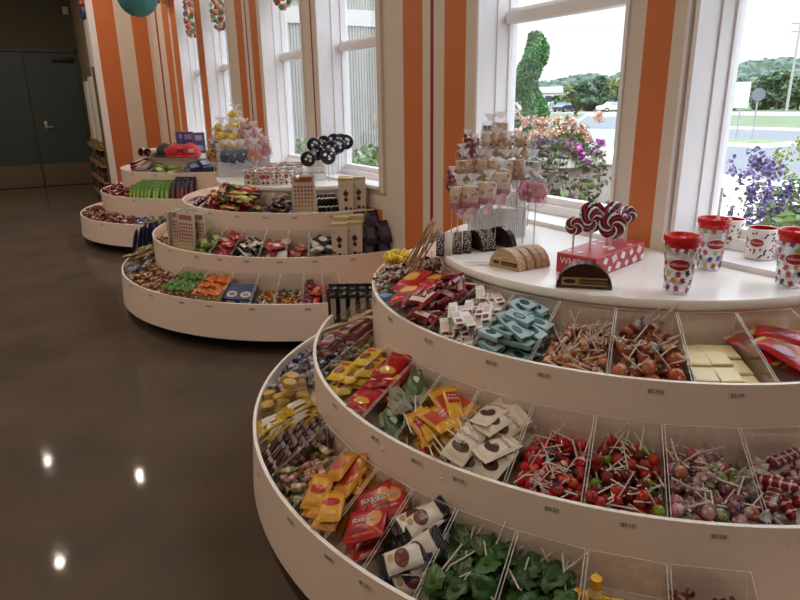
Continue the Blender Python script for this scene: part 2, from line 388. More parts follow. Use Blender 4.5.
# end doors
def door(n,x0,x1,handle):
    mb=MB().box(((x0+x1)/2,YE-.02,1.075),(x1-x0-.008,.05,2.13)); d=struct('door_%d'%n,mb,[DRK])
    part('kick_plate',MB().box(((x0+x1)/2,YE-.047,.19),(x1-x0-.04,.004,.36)),[mat('brown_steel','7a6a58',.4,metal=.7)],d,False)  # brown metal plate over the lower part of the door
    if handle:
        h=MB().bbox((handle,YE-.05,.98),(.05,.012,.17),.004); h.cyl((handle,YE-.05,.97),(handle,YE-.1,.97),.012); h.cyl((handle,YE-.1,.97),(handle+.1,YE-.1,.97),.011)
        part('door_handle',h,[mat('brushed_metal','9a9184',.35,metal=1)],d)
        part('door_closer',MB().bbox((x1-.2,YE-.07,2.03),(.32,.06,.07),.01),[BLACK],d)
door(1,-.54,.37,0); door(2,.37,1.14,.54)
mb=MB()
mb.box((1.165,YE-.03,1.09),(.05,.09,2.18)); mb.box((.30,YE-.03,2.17),(1.73,.09,.06)); mb.box((-.565,YE-.03,1.09),(.05,.09,2.18)); struct('trim_3',mb,[mat('dark_frame_paint','3a3f38',.5)])
mb=MB().bbox((1.10,YE-.015,2.78),(.085,.03,.12),.006); t=mb.mesh('thermostat',[W('b9ad8e')]); tag(obj('thermostat',t),'small beige thermostat box high on the olive end wall','thermostat')
# ------------------------------------------------------------------ the three half-round stands
HP=dict(a0=pi/2+.004,a1=3*pi/2-.004)
def stand(yc,label,prices):
    st=root('tiered_candy_stand',Matrix.Translation((D-.004,yc,0)),label,'candy display stand','half round tiered candy stands')
    n=72
    part('plinth',MB().lathe([(0.0,.001),(1.17,.001),(1.17,ZB+.002),(0,ZB+.002)],n,0,None,**HP),[BLACK],st)
    def tray(name,rb,zb,r,z,rin,last=False):
        f0=z-.012; f1=z-.068
        pr=[(rb-.06,zb),(rb,zb),(r,z-.001),(r-.0015,z),(r-.0095,z),(r-.011,z-.001),(r-.011,f1),(rin,f0)]
        mis=[0,0,1,1,1,0,0]
        return part(name,MB().lathe(pr,n,0,None,mis=mis,**HP),[LAM,EDGE],st)
    lo=tray('low_tray',RL+.014,ZB,RL,ZL,RM-.004); mi=tray('middle_tray',RM,ZL-.04,RM,ZM,RU-.004); up=tray('upper_tray',RU,ZM-.04,RU,ZU,RT-.02)
    part('tabletop',MB().lathe([(0,ZT-.026),(RT-.012,ZT-.026),(RT-.002,ZT-.024),(RT,ZT-.02),(RT,ZT-.004),(RT-.003,ZT),(0,ZT)],n,0,None,mis=[0,0,1,1,1,1],**HP),[LAM,LAMT],st)
    part('table_drum',MB().lathe([(RT-.018,ZU-.04),(RT-.018,ZT-.02)],n,0,None,**HP),[LAM],st)
    for tr,r,z,lst in ((lo,RL+.004,ZL,prices[0]),(mi,RM,ZM,prices[1]),(up,RU,ZU,prices[2])):
        for a,tx in lst:
            mb=MB(); aa=R(a); zz=z-.026
            M=Matrix.Translation((-(r+.0012)*cos(aa),(r+.0012)*sin(aa),zz))@Matrix.Rotation(yaw(a),4,'Z')@Matrix.Rotation(pi/2,4,'X')
            mb.box((0,0,0),(.036,.013,.0006),0,M); put_text(mb,tx,.0125,lambda x,y:tuple(M@Vector((x,y,.0008))),1)
            part('price_label',mb,[mat('label_strip','d2c4b4',.3),BLACK],tr,False)
    return st
YM=YN+SP; YF=YN+2*SP
stand(YN,'nearest half round white candy stand, its round top holding tumblers and swirl lollipops',
 ([(-4,'$1.29'),(-12,'$0.99'),(-17.5,'$1.39'),(-26,'$0.25')],[(4,'$1.29'),(-8,'$0.39'),(-16,'$0.25'),(-22.5,'$1.39'),(-34,'$0.25'),(-42,'$0.10'),(-51,'$0.06')],[(8,'$0.99'),(-6,'$1.19'),(-20,'$0.20'),(-29,'$0.25'),(-45,'$0.75¢'),(-56,'$2.69')]))
MP=[-20,-31,-38,-46,-54,-62,-71]
stand(YM,'middle half round white candy stand with a pile of patterned mugs on its top',
 ([(a,'$0.25') for a in (4,-8,-20,-32,-40,-51,-64)],[(a,'$0.99') for a in (0,-14,-28,-37,-46,-56,-66,-77)],[(a,'$1.29') for a in (-10,-22,-36,-48,-59,-73)]))
stand(YF,'farthest half round white candy stand, red caps lying on its top',
 ([(a,'$0.25') for a in (-5,-25)],[(a,'$0.99') for a in (-12,-35)],[(-20,'$1.29'),(-40,'$1.29')]))
# ------------------------------------------------------------------ nearest stand: bins and candy
def NB(t,a0,a1,what,deep=0,panel=True,mk=True):
    b=Bin(YN,t,a0,a1,deep)
    if mk: make_bin(b,'clear acrylic bin of %s on the %s tray of the nearest stand'%(what,{'u':'upper','m':'middle','l':'lowest'}[t]),panel)
    return b
# --- upper tray
b=NB('u',34,21,'small wrapped sweets',deep=-.052)
ks=[chew_kit(c,d,.032,.015,name='wrapped_sweet') for c,d in (('6b3a30','d8c8bc'),('c9b3a2','7a2a2a'),('4a2622','b06a4a'),('d9cfc6','8a4a42'))]
fill(b,ks,95,(.034,.016,.014),'small brown and white twist-wrapped sweet heaped behind the red pouches','small twist-wrapped sweets, upper tray')
b=NB('u',21,8,'red pouches')
k=pouch_kit('candy_pouch','candy pouch',.085,.11,.024,'c81e1a',panels=[(-.03,-.02,.03,.03,'e8a52c',True)],seed=3)
fill(b,[k],11,(.085,.11,.02),'','red pouches, upper tray',pack=.5,rz=.5,tilt=.12,slope=.3)
ordinals(PLACED['red pouches, upper tray'],'the red candy pouches with a yellow spot, upper tray')
k=pouch_kit('candy_pouch','candy pouch',.07,.075,.014,'4a5f86',panels=[(-.02,-.015,.02,.015,'8fa3c0',False)],seed=5)
inst(k,b.mat(.1,.9,ZU-.012,.5,.15),'blue candy pouch at the rim below the red pouches, upper tray')
b=NB('u',8,-4,'dark red bars')
ks=[pouch_kit('candy_bar','candy bar',.03,.075,.018,c,crimp=.01,panels=[(-.008,-.025,.008,.025,d,False)],seed=i,nx=6,ny=8,rough=.22) for i,(c,d) in enumerate((('7c1018','c9a0a0'),('8f151c','e0c8c0'),('6a0d15','b04848')))]
fill(b,ks,50,(.032,.085,.016),'small dark red foil candy bar heaped between red pouches and white boxes','dark red foil bars',tilt=.4,slope=.36)
b=NB('u',-4,-15,'white boxes')
k=box_kit('candy_box','candy box',(.025,.074,.012),'efe9e2',[(-.009,-.028,.009,.012,'d8c7b8',False)],sidecol='8a3030')
k2=box_kit('candy_box','candy box',(.025,.074,.012),'f3eee8',[(-.008,-.03,.008,-.012,'8c3a38',False),(-.009,.0,.009,.03,'cfc4ba',False)],sidecol='55504c')
fill(b,[k,k2],66,(.027,.075,.0115),'small white candy box heaped in the bin left of the teal boxes','white candy boxes',rz=.75,tilt=.13,slope=.26)
b=NB('u',-15,-26,'teal boxes')
k=box_kit('candy_box','candy box',(.031,.078,.014),'9cbfc6',[(-.009,-.02,.009,.02,'3a4a50',True),(-.006,-.014,.006,.014,'c4d6d8',True)],sidecol='2c4a50')
k2=box_kit('candy_box','candy box',(.031,.078,.014),'a5c6d0',[(-.009,-.02,.009,.02,'2d3f44',True)],sidecol='24343a')
k3=box_kit('candy_box','candy box',(.031,.078,.014),'7aa09c',[(-.009,-.02,.009,.02,'1e2e30',True)],sidecol='24343a')
fill(b,[k,k2,k3],48,(.033,.08,.0135),'small teal candy box with a dark oval, heaped left of the orange lollipops','teal candy boxes',rz=1.2,tilt=.13,slope=.24)
b=NB('u',-26,-38,'orange lollipops')
ks=[lolly_kit('',[c,d,d],.0125,.078,rough=.2,pattern=1) for c,d in (('d88a5a','a85a3a'),('dc9c68','8a4a58'),('c87850','e8c090'),('bc6a48','e0ae84'))]
fill_pops(b,ks,80,.0125,.078,'small orange brown lollipop heaped right of the teal boxes, upper tray','small orange lollipops')
b=NB('u',-38,-50,'large wrapped lollipops')
ks=[lolly_kit('',[c,d,e],.018,.095,rough=.2,pattern=1) for c,d,e in (('b85030','d8a058','9a4a30'),('a83c30','5a2a28','c8a890'),('c07048','e0c090','a8683a'),('8f3a2c','c88a50','b0a49a'))]
fill_pops(b,ks,40,.018,.09,'large orange red wrapped lollipop in the bin left of the gold boxes','large orange lollipops',up=(0,.9))
b=NB('u',-50,-62,'gold boxes')
k=box_kit('gold_box','candy box',(.052,.06,.021),'e3c987',[(-.022,-.026,.022,.026,'ecd79c',False)],rough=.28)
for j,(v,nl) in enumerate(((.2,1),(.48,2),(.76,2))):
    for i in range(3):
        for l in range(nl - (1 if i==2 and j>0 else 0)):
            inst(k,b.mat(.2+.3*i+U(-.012,.012),v+U(-.015,.015),b.floor(v)+.013+.0215*l,U(-.06,.06),.16),'small flat gold foil box stacked in the bin right of the wrapped lollipops','gold boxes')
b=NB('u',-62,-75,'red and yellow packets')
k=pouch_kit('candy_packet','candy packet',.07,.12,.022,'c01c22',crimp=.01,crimpcol='d8a838',panels=[(.016,-.058,.033,.058,'e0b03c',False),(-.026,-.03,.008,.035,'8a1018',True)],seed=9)
fill(b,[k],9,(.07,.12,.02),'','red and yellow packets',pack=.5,rz=.55,tilt=.1,slope=.2)
for o in PLACED['red and yellow packets']: o['label']='red and yellow candy packet heaped at the right end of the upper tray'
# yellow popcorn-shaped candy in a red carton, and long straws, at the far end of the upper tray
p=pol(YN,43,.82,ZU-.035); M=Matrix.Translation(p)@Matrix.Rotation(yaw(25),4,'Z')
o=root('popcorn_carton',M,'red carton heaped with yellow popcorn candy behind the small wrapped sweets','candy carton')
part('carton',MB().add([(-.045,-.035,0),(.045,-.035,0),(.045,.035,0),(-.045,.035,0),(-.055,-.042,.05),(.055,-.042,.05),(.055,.042,.05),(-.055,.042,.05)],[(0,1,5,4),(1,2,6,5),(2,3,7,6),(3,0,4,7),(3,2,1,0)]),[W('b82420',.35)],o,False)
mb=MB()
for i in range(120): mb.sph((U(-.06,.06),U(-.045,.045),.042+rnd()*.05),U(.006,.013),i%2,None,6)
part('popcorn_candy',mb,[W('f2cc28',.35),W('f8e060',.35)],o)
sk=Kit('candy_straw','candy straw',[('straw',MB().cyl((0,0,0),(0,0,.165),.0026,0,6).mesh('straw',[W('b08a62',.3)]),None,None),('straw_cap',MB().cyl((0,0,.16),(0,0,.178),.0034,0,6).mesh('straw_cap',[W('cfae84',.3)]),None,None)])
for i in range(13):
    p=pol(YN,36-i*1.5,.755+.012*(i%3),ZU+.045+.004*(i%4)); q=Vector((.34+U(-.22,.2),-.30+U(-.15,.15),.80+U(-.1,.1)))
    inst(sk,Matrix.Translation(p)@q.to_track_quat('Z','Y').to_matrix().to_4x4(),'thin tan candy straw leaning beside the wrapped pop stand','tan candy straws')
# --- middle tray
b=NB('m',53,41,'black packets',panel=False)
k=pouch_kit('candy_packet','candy packet',.042,.125,.02,'1c1a1a',crimp=.01,panels=[(-.010,-.05,.010,.035,'a59e94',False)],seed=2,rough=.2)
for j in range(2):
    for i in range(6):
        q=pol(YN,46,1.0,0)+Vector((.021*1.9*(i-2.5)*.86+.03*j,-.021*1.9*(i-2.5)*.51+.055*j,0)); inst(k,facing(q.x,q.y,ZM+.028+.004*j,U(-.08,.08))@Matrix.Rotation(1.45,4,'X'),'tall black candy packet standing in the bin at the far end of the middle tray','black upright packets')
b=NB('m',41,31,'tan packets',panel=False)
k=pouch_kit('candy_packet','candy packet',.07,.085,.022,'c3ab82',panels=[(-.02,-.02,.02,.02,'a88c62',False)],seed=4,rough=.5)
fill(b,[k],12,(.07,.085,.022),'','tan packets',pack=.5,tilt=.3,slope=.3); ordinals(PLACED['tan packets'],'the tan paper packets piled below the black packets')
b=NB('m',31,23,'dark red boxes',panel=False)
k=box_kit('candy_box','candy box',(.06,.10,.02),'7a141c',[(-.022,-.03,.022,.03,'cdb9b0',False),(-.018,-.02,.018,.018,'7a2a30',False)],sidecol='d8c8c0')
fill(b,[k],12,(.06,.1,.02),'','dark red boxes',pack=.5,rz=.9,tilt=.12,slope=.25); ordinals(PLACED['dark red boxes'],'the dark red boxes with white panels, middle tray')
b=NB('m',23,15,'purple sweets',panel=False)
ks=[chew_kit(c,d,.036,.017,name='foil_sweet') for c,d in (('3c3454','b8b4c0'),('8d8a9a','4a4068'),('2c2a3c','c8c4cc'))]
fill(b,ks,44,(.04,.018,.015),'purple and silver wrapped sweet heaped left of the yellow packets','purple silver sweets')
b=NB('m',15,5.5,'yellow packets',panel=False)
k=pouch_kit('candy_packet','candy packet',.07,.08,.016,'e6c326',panels=[(-.02,-.026,.02,.008,'8c3a28',True),(-.015,.016,.018,.03,'c03028',False)],seed=6)
fill(b,[k],15,(.07,.08,.015),'','yellow packets, middle tray',pack=.5,rz=.6,tilt=.1,slope=.3); ordinals(PLACED['yellow packets, middle tray'],'the flat yellow packets on the middle tray')
b=NB('m',5.5,-3.5,'red pouches')
k=pouch_kit('candy_pouch','candy pouch',.075,.09,.02,'b8161c',panels=[(-.03,-.034,.03,-.008,'d89a3a',True)],seed=7,rough=.18)
k2=pouch_kit('candy_pouch','candy pouch',.075,.09,.02,'c01a1e',panels=[(-.03,.0,.03,.03,'8a0c14',True)],seed=8,rough=.18)
fill(b,[k,k2],15,(.075,.09,.02),'','red pouches, middle tray',pack=.5,rz=.5,tilt=.18,slope=.35); ordinals(PLACED['red pouches, middle tray'],'the glossy red pouches on the middle tray')
b=NB('m',-3.5,-11,'green leaf lollipops')
ks=[leafpop_kit(c,d,.062,.10,.1,i) for i,(c,d) in enumerate((('5a6e3e','b8c49a'),('8a8a6e','5c7a3a'),('7d7660','4a6a2c'),('466230','cfd4c4')))]
fill(b,ks,12,(.06,.11,.016),'green leafy wrapped lollipop heaped right of the red pouches, middle tray','green leaf pops, middle tray',tilt=.22,slope=.3,rz=.9)
b=NB('m',-11,-19,'yellow lollipops')
kp=pouch_parts(.042,.105,.015,'e3a81e',panels=[(-.015,-.012,.015,.03,'b8261c',False)],texts=[('Sugar',.011,0,.017,'f8e8c0',0),('Daddy',.011,0,.004,'f8e8c0',0)],seed=11,nx=7,ny=9)
kp.append(('stick',MB().cyl((0,-.05,0),(0,-.118,0),.0022,0,6).mesh('stick',[STICK]),None,None)); k=Kit('caramel_lollipop','lollipop',kp)
kp=pouch_parts(.042,.105,.015,'d99a1c',panels=[(-.015,-.03,.015,.025,'c23a1e',False)],seed=12,nx=7,ny=9); kp.append(kp and ('stick',MB().cyl((0,-.05,0),(0,-.118,0),.0022,0,6).mesh('stick',[STICK]),None,None)); k2=Kit('caramel_lollipop','lollipop',kp)
fill(b,[k,k2],24,(.042,.13,.013),'flat yellow wrapped lollipop with a red panel, heaped left of the cream pouches','yellow flat lollipops',tilt=.3,slope=.3,rz=1.1)
b=NB('m',-19,-28,'cream pouches')
k=pouch_kit('candy_pouch','candy pouch',.066,.088,.022,'e0d2bc',crimp=.009,panels=[(-.023,-.028,.023,.002,'4a2c22',True),(-.026,-.010,.006,.012,'e0d2bc',True)],texts=[('GooGoo',.016,0,.02,'a32a24',.2)],seed=13,rough=.4)
fill(b,[k],18,(.066,.09,.02),'','cream pouches',pack=.5,rz=-.35,tilt=.32,slope=.42); ordinals(sorted(PLACED['cream pouches'],key=lambda o:o.matrix_world.translation.z)[-6:],'the top cream pouches with red lettering and a chocolate picture')
for o in PLACED['cream pouches']:
    if not o['label']: o['label']='cream pouch with red script buried under the topmost cream pouches'
def popbin(a0,a1,what,cols,n,r,label,group,flare=False,pattern=0,t='m',**kw):
    b=NB(t,a0,a1,what); ks=[lolly_kit('',list(c),r,.075,flare,.18,pattern) for c in cols]; fill_pops(b,ks,n,r,.072,label,group,**kw); return b
popbin(-28,-37,'red lollipops',[('c81420','e06a60','d83038'),('d8401c','f08a50','e87048'),('b01828','d86a70','e8b0a8'),('d02030','e0a0a0','c02028'),('a83024','c86050','3c2a3a')],78,.013,'red cellophane lollipop heaped between cream pouches and dark ball lollipops','red lollipops',flare=True)
popbin(-37,-46,'dark ball lollipops',[('a81c14','c03020'),('c03418','d86030'),('6a1814','8a2018'),('8a2414','c05030'),('5a2a18','a04a20'),('b02a18','d04828'),('7f9a22','a8c040')],84,.014,'round dark red or orange ball lollipop in the bin left of the pastel lollipops','ball lollipops')
popbin(-46,-56,'pastel lollipops',[('a8525c','d8a0a8','c8a0a4'),('8a4a58','c07a80','b88a98'),('7a8a4a','b0b878','a8a880'),('b05a48','d89a88','c8a890'),('6a3a42','a86a70','98707a'),('c08088','e0b8bc','d0b0b4')],78,.014,'twist-wrapped pastel lollipop in the bin left of the striped candy','pastel lollipops',flare=True,pattern=1)
b=NB('m',-56,-66,'striped candy')
kp=[]
for i,(c,d) in enumerate((('8a1420','d8c0a8'),('d8c8b4','a02028'),('6e1018','b89080'))):
    mb=MB().bbox((0,0,0),(.085,.026,.02),.008,0); 
    for x in (-.026,-.008,.01,.028): mb.bbox((x,0,0),(.007,.0266,.0206),.003,1)
    tw=[('wrapper_twist',MB().lathe([(.003,0),(.005,.008),(.014,.026)],9,0,Matrix.Translation((s*.042,0,0))@Matrix.Rotation(s*pi/2,4,'Y'),wob=.25).mesh('wrapper_twist',[film('twist_film',(.85,.8,.8),.55)]),0,None) for s in (-1,1)]
    kp.append(Kit('striped_candy','candy',[('candy_roll',mb.mesh('candy_roll',[W(c,.25),W(d,.25)]),None,None)]+tw))
fill(b,kp,18,(.088,.03,.022),'red and cream striped candy roll in the bin right of the pastel lollipops','striped candy rolls',tilt=.3,slope=.25)
# --- lowest tray
b=NB('l',58,46,'silver sweets',panel=False)
ks=[chew_kit(c,d,.045,.02,name='foil_sweet') for c,d in (('a7a4a8','6a6a78'),('c8c2c0','8a8690'))]
fill(b,ks,30,(.05,.02,.016),'silver wrapped sweet heaped at the far end of the lowest tray','silver sweets')
b=NB('l',46,31.5,'blue and silver sweets',panel=False)
ks=[chew_kit(c,d,.05,.022,name='foil_sweet') for c,d in (('5d6690','c8c8d4'),('b9bcc8','4a5078'),('8a86a0','d8d4d8'),('3c4468','9a9cb4'))]
fill(b,ks,58,(.055,.022,.018),'blue and silver wrapped sweet heaped above the gold-lidded jars, lowest tray','blue silver sweets')
b=NB('l',31.5,23,'gold-lidded jars',panel=False)
jk=Kit('candy_jar','candy jar',[('jar',MB().lathe([(0,0),(.021,0),(.023,.003),(.023,.04),(.02,.043),(0,.043)],18).mesh('jar',[W('b58c34',.25)]),None,None),('jar_label',MB().lathe([(.0233,.008),(.0233,.034)],18,0).mesh('jar_label',[W('d8bf74',.4)]),0,None),('lid',MB().lathe([(.0235,.041),(.0238,.052),(.022,.054),(0,.054)],18).mesh('lid',[W('d4a548',.25)]),0,None)])
js=[]
for u,v,l,t in ((.2,.25,0,0),(.55,.3,0,0),(.85,.22,0,0),(.25,.55,0,0),(.6,.6,0,0),(.9,.55,0,0),(.3,.85,0,0),(.75,.85,0,0),(.4,.42,.054,0),(.7,.45,.054,0)): js.append(inst(jk,b.mat(u,v,b.floor(v)+l,U(0,6),.16),'','gold jars'))
js.append(inst(jk,b.mat(.12,.42,b.floor(.4)+.075,1.2,1.5),'','gold jars'))
for o in js: o['label']='small golden candy jar with gold lid stacked between blue sweets and yellow packets'
b=NB('l',23,13,'yellow packets',panel=False)
k=pouch_kit('candy_packet','candy packet',.068,.08,.022,'c9a41c',panels=[(-.022,-.028,.010,.024,'d8d4c8',False),(.013,-.024,.026,.024,'6a4424',False)],seed=21,rough=.16)
fill(b,[k],14,(.068,.08,.022),'','yellow packets, lowest tray',pack=.5,rz=.3,tilt=.12,slope=.3); ordinals(PLACED['yellow packets, lowest tray'],'the glossy yellow packets on the lowest tray')
b=NB('l',13,4.5,'brown sticks',panel=False)
k=Kit('candy_stick','candy stick',[('wrapper',MB().bbox((0,0,0),(.016,.10,.016),.005,0).bbox((0,0,0),(.0165,.02,.0165),.005,1).mesh('wrapper',[W('4a2e2a',.2,.2),W('b8a8a0',.3)]),None,None),*[('wrapper_end',MB().bbox((0,q*.055,0),(.02,.016,.004),.001,0).mesh('wrapper_end',[W('8a7a78',.2,.2)]),0,None) for q in (-1,1)]])
rows(b,k,8,6,.10,'dark brown wrapped candy stick standing in rows below the yellow packets','brown candy sticks',lean=.85,lift=.004)
b=NB('l',4.5,-3,'pink and green taffy')
ks=[chew_kit(c,d,.042,.02,name='taffy_piece') for c,d in (('b06a64','d8a8a0'),('7a8048','c0bc8a'),('8a5a52','c89a90'),('a88a5a','d8c8a0'))]
fill(b,ks,56,(.05,.021,.018),'pink or green twist-wrapped taffy left of the orange bags','taffy pieces')
b=NB('l',-3,-10,'orange bags')
k=pouch_kit('candy_bag','candy bag',.064,.085,.018,'dc9a22',panels=[(-.024,-.008,.024,.016,'b8281c',True)],seed=23)
k2=pouch_kit('candy_bag','candy bag',.064,.085,.018,'d48a1e',panels=[(-.022,-.022,.022,.022,'c03a1c',True)],seed=24)
fill(b,[k,k2],22,(.064,.085,.02),'','orange bags',pack=.5,rz=.5,tilt=.2,slope=.4)
for o in PLACED['orange bags']: o['label']='small orange yellow candy bag with red print heaped left of the red lettered pouches'
b=NB('l',-10,-16.5,'red pouches')
k=pouch_kit('candy_pouch','candy pouch',.105,.085,.02,'b8201c',panels=[(.005,-.022,.045,.03,'d88a4a',True),(-.04,-.03,.012,-.015,'8a1418',False)],texts=[('Razzles',.0245,0,.004,'1c1616',0),('Razzles',.024,.001,.005,'e8dcd0',0)],seed=25)
o=fill(b,[k],12,(.1,.085,.02),'','red pouches, lowest tray',pack=.5,rz=.9,tilt=.2,slope=.4)
ordinals(PLACED['red pouches, lowest tray'],'the red pouches with black and white lettering, lowest tray')
b=NB('l',-16.5,-23,'white bars')
k=pouch_kit('candy_bar','candy bar',.054,.105,.02,'d8d0c4',crimp=.012,crimpcol='241c24',panels=[(-.022,-.02,.022,.015,'6a3420',True),(-.016,-.036,.004,-.022,'b89a58',True),(-.027,-.0525,.027,-.043,'241c24',False),(-.027,.043,.027,.0525,'241c24',False)],seed=27,rough=.3)
fill(b,[k],15,(.054,.11,.022),'','white bars, lowest tray',pack=.5,rz=-.6,tilt=.4,slope=.6); ordinals(sorted(PLACED['white bars, lowest tray'],key=lambda o:o.matrix_world.translation.y)[:12],'the white bars with black ends, lowest tray')
for o in PLACED['white bars, lowest tray']:
    if not o['label']: o['label']='white bar with black ends, hindmost of the heap on the lowest tray'
for a0,a1,n,wh in ((-23,-30.5,26,'left'),(-30.5,-38,22,'right')):
    b=NB('l',a0,a1,wh+' green leaf lollipops')
    ks=[leafpop_kit(c,d,.058,.06,.1,i) for i,(c,d) in enumerate((('33581f','1f3f18'),('3d6826','24481a'),('2b4d1c','466a2a')))]
    out=[]
    for i in range(n):
        u,v,h=b.drop(.055,.06,.018,0); 
        M=b.mat(u,v,h,U(-.9,.9),U(-.15,.9),U(-.4,.4))@Matrix.Rotation(pi if rnd()<.55 else U(-.8,.8),4,'Z'); inst(ks[i%3],M,'dark green leaf-shaped lollipop in the %s bin of green lollipops, lowest tray'%wh,'green leaf pops, lowest tray %s bin'%wh)
b=NB('l',-38,-46,'gold rolls',deep=-.04)
k=Kit('candy_roll','candy roll',[('wrapper',MB().lathe([(0,-.035),(.011,-.035),(.012,-.032),(.012,.032),(.011,.035),(0,.035)],16).mesh('wrapper',[mat('gold_foil','d8a030',.25,metal=.5,bump=.2)]),None,None),('printed_band',MB().lathe([(.0123,-.012),(.0123,.012)],16).mesh('printed_band',[W('e8cf80',.3)]),0,None)])
for i in range(14):
    u,v,h=b.drop(.07,.024,.024,1.57+U(-.3,.3),vr=(.2,1)); inst(k,b.mat(u,v,h-.01,U(-.4,.4),.15)@Matrix.Rotation(pi/2,4,'Y'),'gold foil candy roll lying at the lower edge right of the green lollipops','gold foil rolls')
inst(k,b.mat(.14,.35,b.floor(.3)+.045,0,.1),'gold foil candy roll standing upright beside the lying gold rolls')
b=NB('l',-46,-54,'brown wrapped sweets',deep=-.03); fill(b,[chew_kit('6a3428','b08a6a',.035,.018)],26,(.04,.018,.016),'brown wrapped sweet heaped right of the gold rolls, lowest tray','brown sweets')
# ------------------------------------------------------------------ things on the nearest round table top
RED=mat('red_plastic','c4141f',.22,spec=.6); REDI=mat('red_glaze','b3151c',.2)
BEARS=['c8452c','b02a6a','3c3460','8fae3c','e08a2c','d8b83c','a8284a','5a3a78']
def wrapcyl(r0,r1,h):     # cylinder (cone) map: arc length, height -> point, facing -y
    def fn(x,y,off=.0006):
        r=r0+(r1-r0)*y/h+off; a=-pi/2+x/r; return (r*cos(a),r*sin(a),y)
    return fn
def bear_pts(s,flip):     # little gummy bear outline
    pts=[(0,.5),(.14,.5),(.2,.62),(.28,.52),(.22,.38),(.3,.28),(.46,.22),(.44,.1),(.26,.1),(.26,-.15),(.42,-.3),(.36,-.42),(.12,-.36),(0,-.3)]
    return [(x*s,y*s) for x,y in pts]+[(-x*s,y*s) for x,y in pts[::-1][1:-1]]
def bear_prints(fn,lst,name,parent):
    cols=sorted({c for *_,c in lst}); mb=MB()
    for x,y,s,rot,c in lst:
        P=[(px*cos(rot)-py*sin(rot)+x,px*sin(rot)+py*cos(rot)+y) for px,py in bear_pts(s,0)]
        mb.add([fn(x,y)]+[fn(*q) for q in P],[(0,i+1,(i+1)%len(P)+1) for i in range(len(P))],cols.index(c))
    return mb
def logo(fn,y,w,h,txt,size,parent,off=.0012,plain=False):
    mb=MB(); n=28
    for rr,o,mi in ((1,off,0),(.9,off+.0003,1)):
        mb.add([fn(0,y,o)]+[fn(w/2*rr*cos(2*pi*i/n),y+h/2*(rr if mi==0 else .86)*sin(2*pi*i/n),o) for i in range(n)],[(0,i+1,(i+1)%n+1) for i in range(n)],mi)
    put_text(mb,txt,size,lambda a,b:fn(a,y+b,off+.0008),0,.28,1.05)
    part('oval_logo',mb,[W('f2ece8',.3),W('b01722',.3)],parent,False)
def tumbler(x,y,z,label,straw,turn=0,seed=1):
    rs=random.Random(seed); M=facing(x,y,z,turn); t=root('lidded_tumbler',M,label,'tumbler'); h=.135; r0,r1=.031,.041
    part('outer_cup',MB().lathe([(0,.001),(r0-.003,0),(r0,.004),(r1,h),(r1-.002,h+.001),(r1-.0025,h),(r0-.002,.006),(0,.006)],36),[CLR],t)
    part('inner_liner',MB().lathe([(0,.012),(r0-.007,.012),(r0-.005,.016),(r1-.004,h-.002)],36),[LINER],t)
    fn=wrapcyl(r0,r1,h); L=[]
    for row in range(6):
        for c in range(9):
            xx=(c-4+.5*(row%2))*.0245+rs.uniform(-.003,.003); yy=.016+row*.0205+rs.uniform(-.003,.003)
            if abs(xx)<.030 and .062<yy<.1: continue
            L.append((xx,yy,.0165,rs.uniform(-.6,.6),rs.choice(BEARS)))
    mb=bear_prints(fn,L,'',t); cols=sorted({c for *_,c in L}); part('gummy_bear_print',mb,[W(c,.35) for c in cols],t,False)
    logo(fn,.081,.056,.033,'Albanese',.0115,t,.0016)
    lid=part('lid',MB().lathe([(r1-.005,h-.012),(r1-.001,h-.012),(r1+.001,h+.001),(r1+.004,h+.003),(r1+.0045,h+.013),(r1+.002,h+.017),(r1-.003,h+.016),(r1-.006,h+.008),(0,h+.007)],40),[RED],t)
    part('lid_slider',MB().bbox((0,-.018,h+.010),(.02,.026,.007),.003),[RED],lid)
    if straw: part('straw',MB().cyl((.012,.012,.02),(.016,.018,.235),.0042,0,12),[film('straw_plastic',(.9,.92,.95),.75)],t)
    return t
CLR=clear('clear_tumbler_plastic',(.98,.98,.98),.05,.03,.5); LINER=film('tumbler_liner',(.96,.93,.92),.42,.1)
tumbler(1.411,.985,ZT,'red-lidded clear gummy bear tumbler standing closest to the table edge',False,.0,1)
tumbler(1.690,1.085,ZT,'red-lidded clear bear tumbler behind the closest one, straw in its lid',True,.35,2)
tumbler(1.705,.862,ZT,'red-lidded clear bear tumbler at the right picture edge, straw in its lid',True,.2,3)
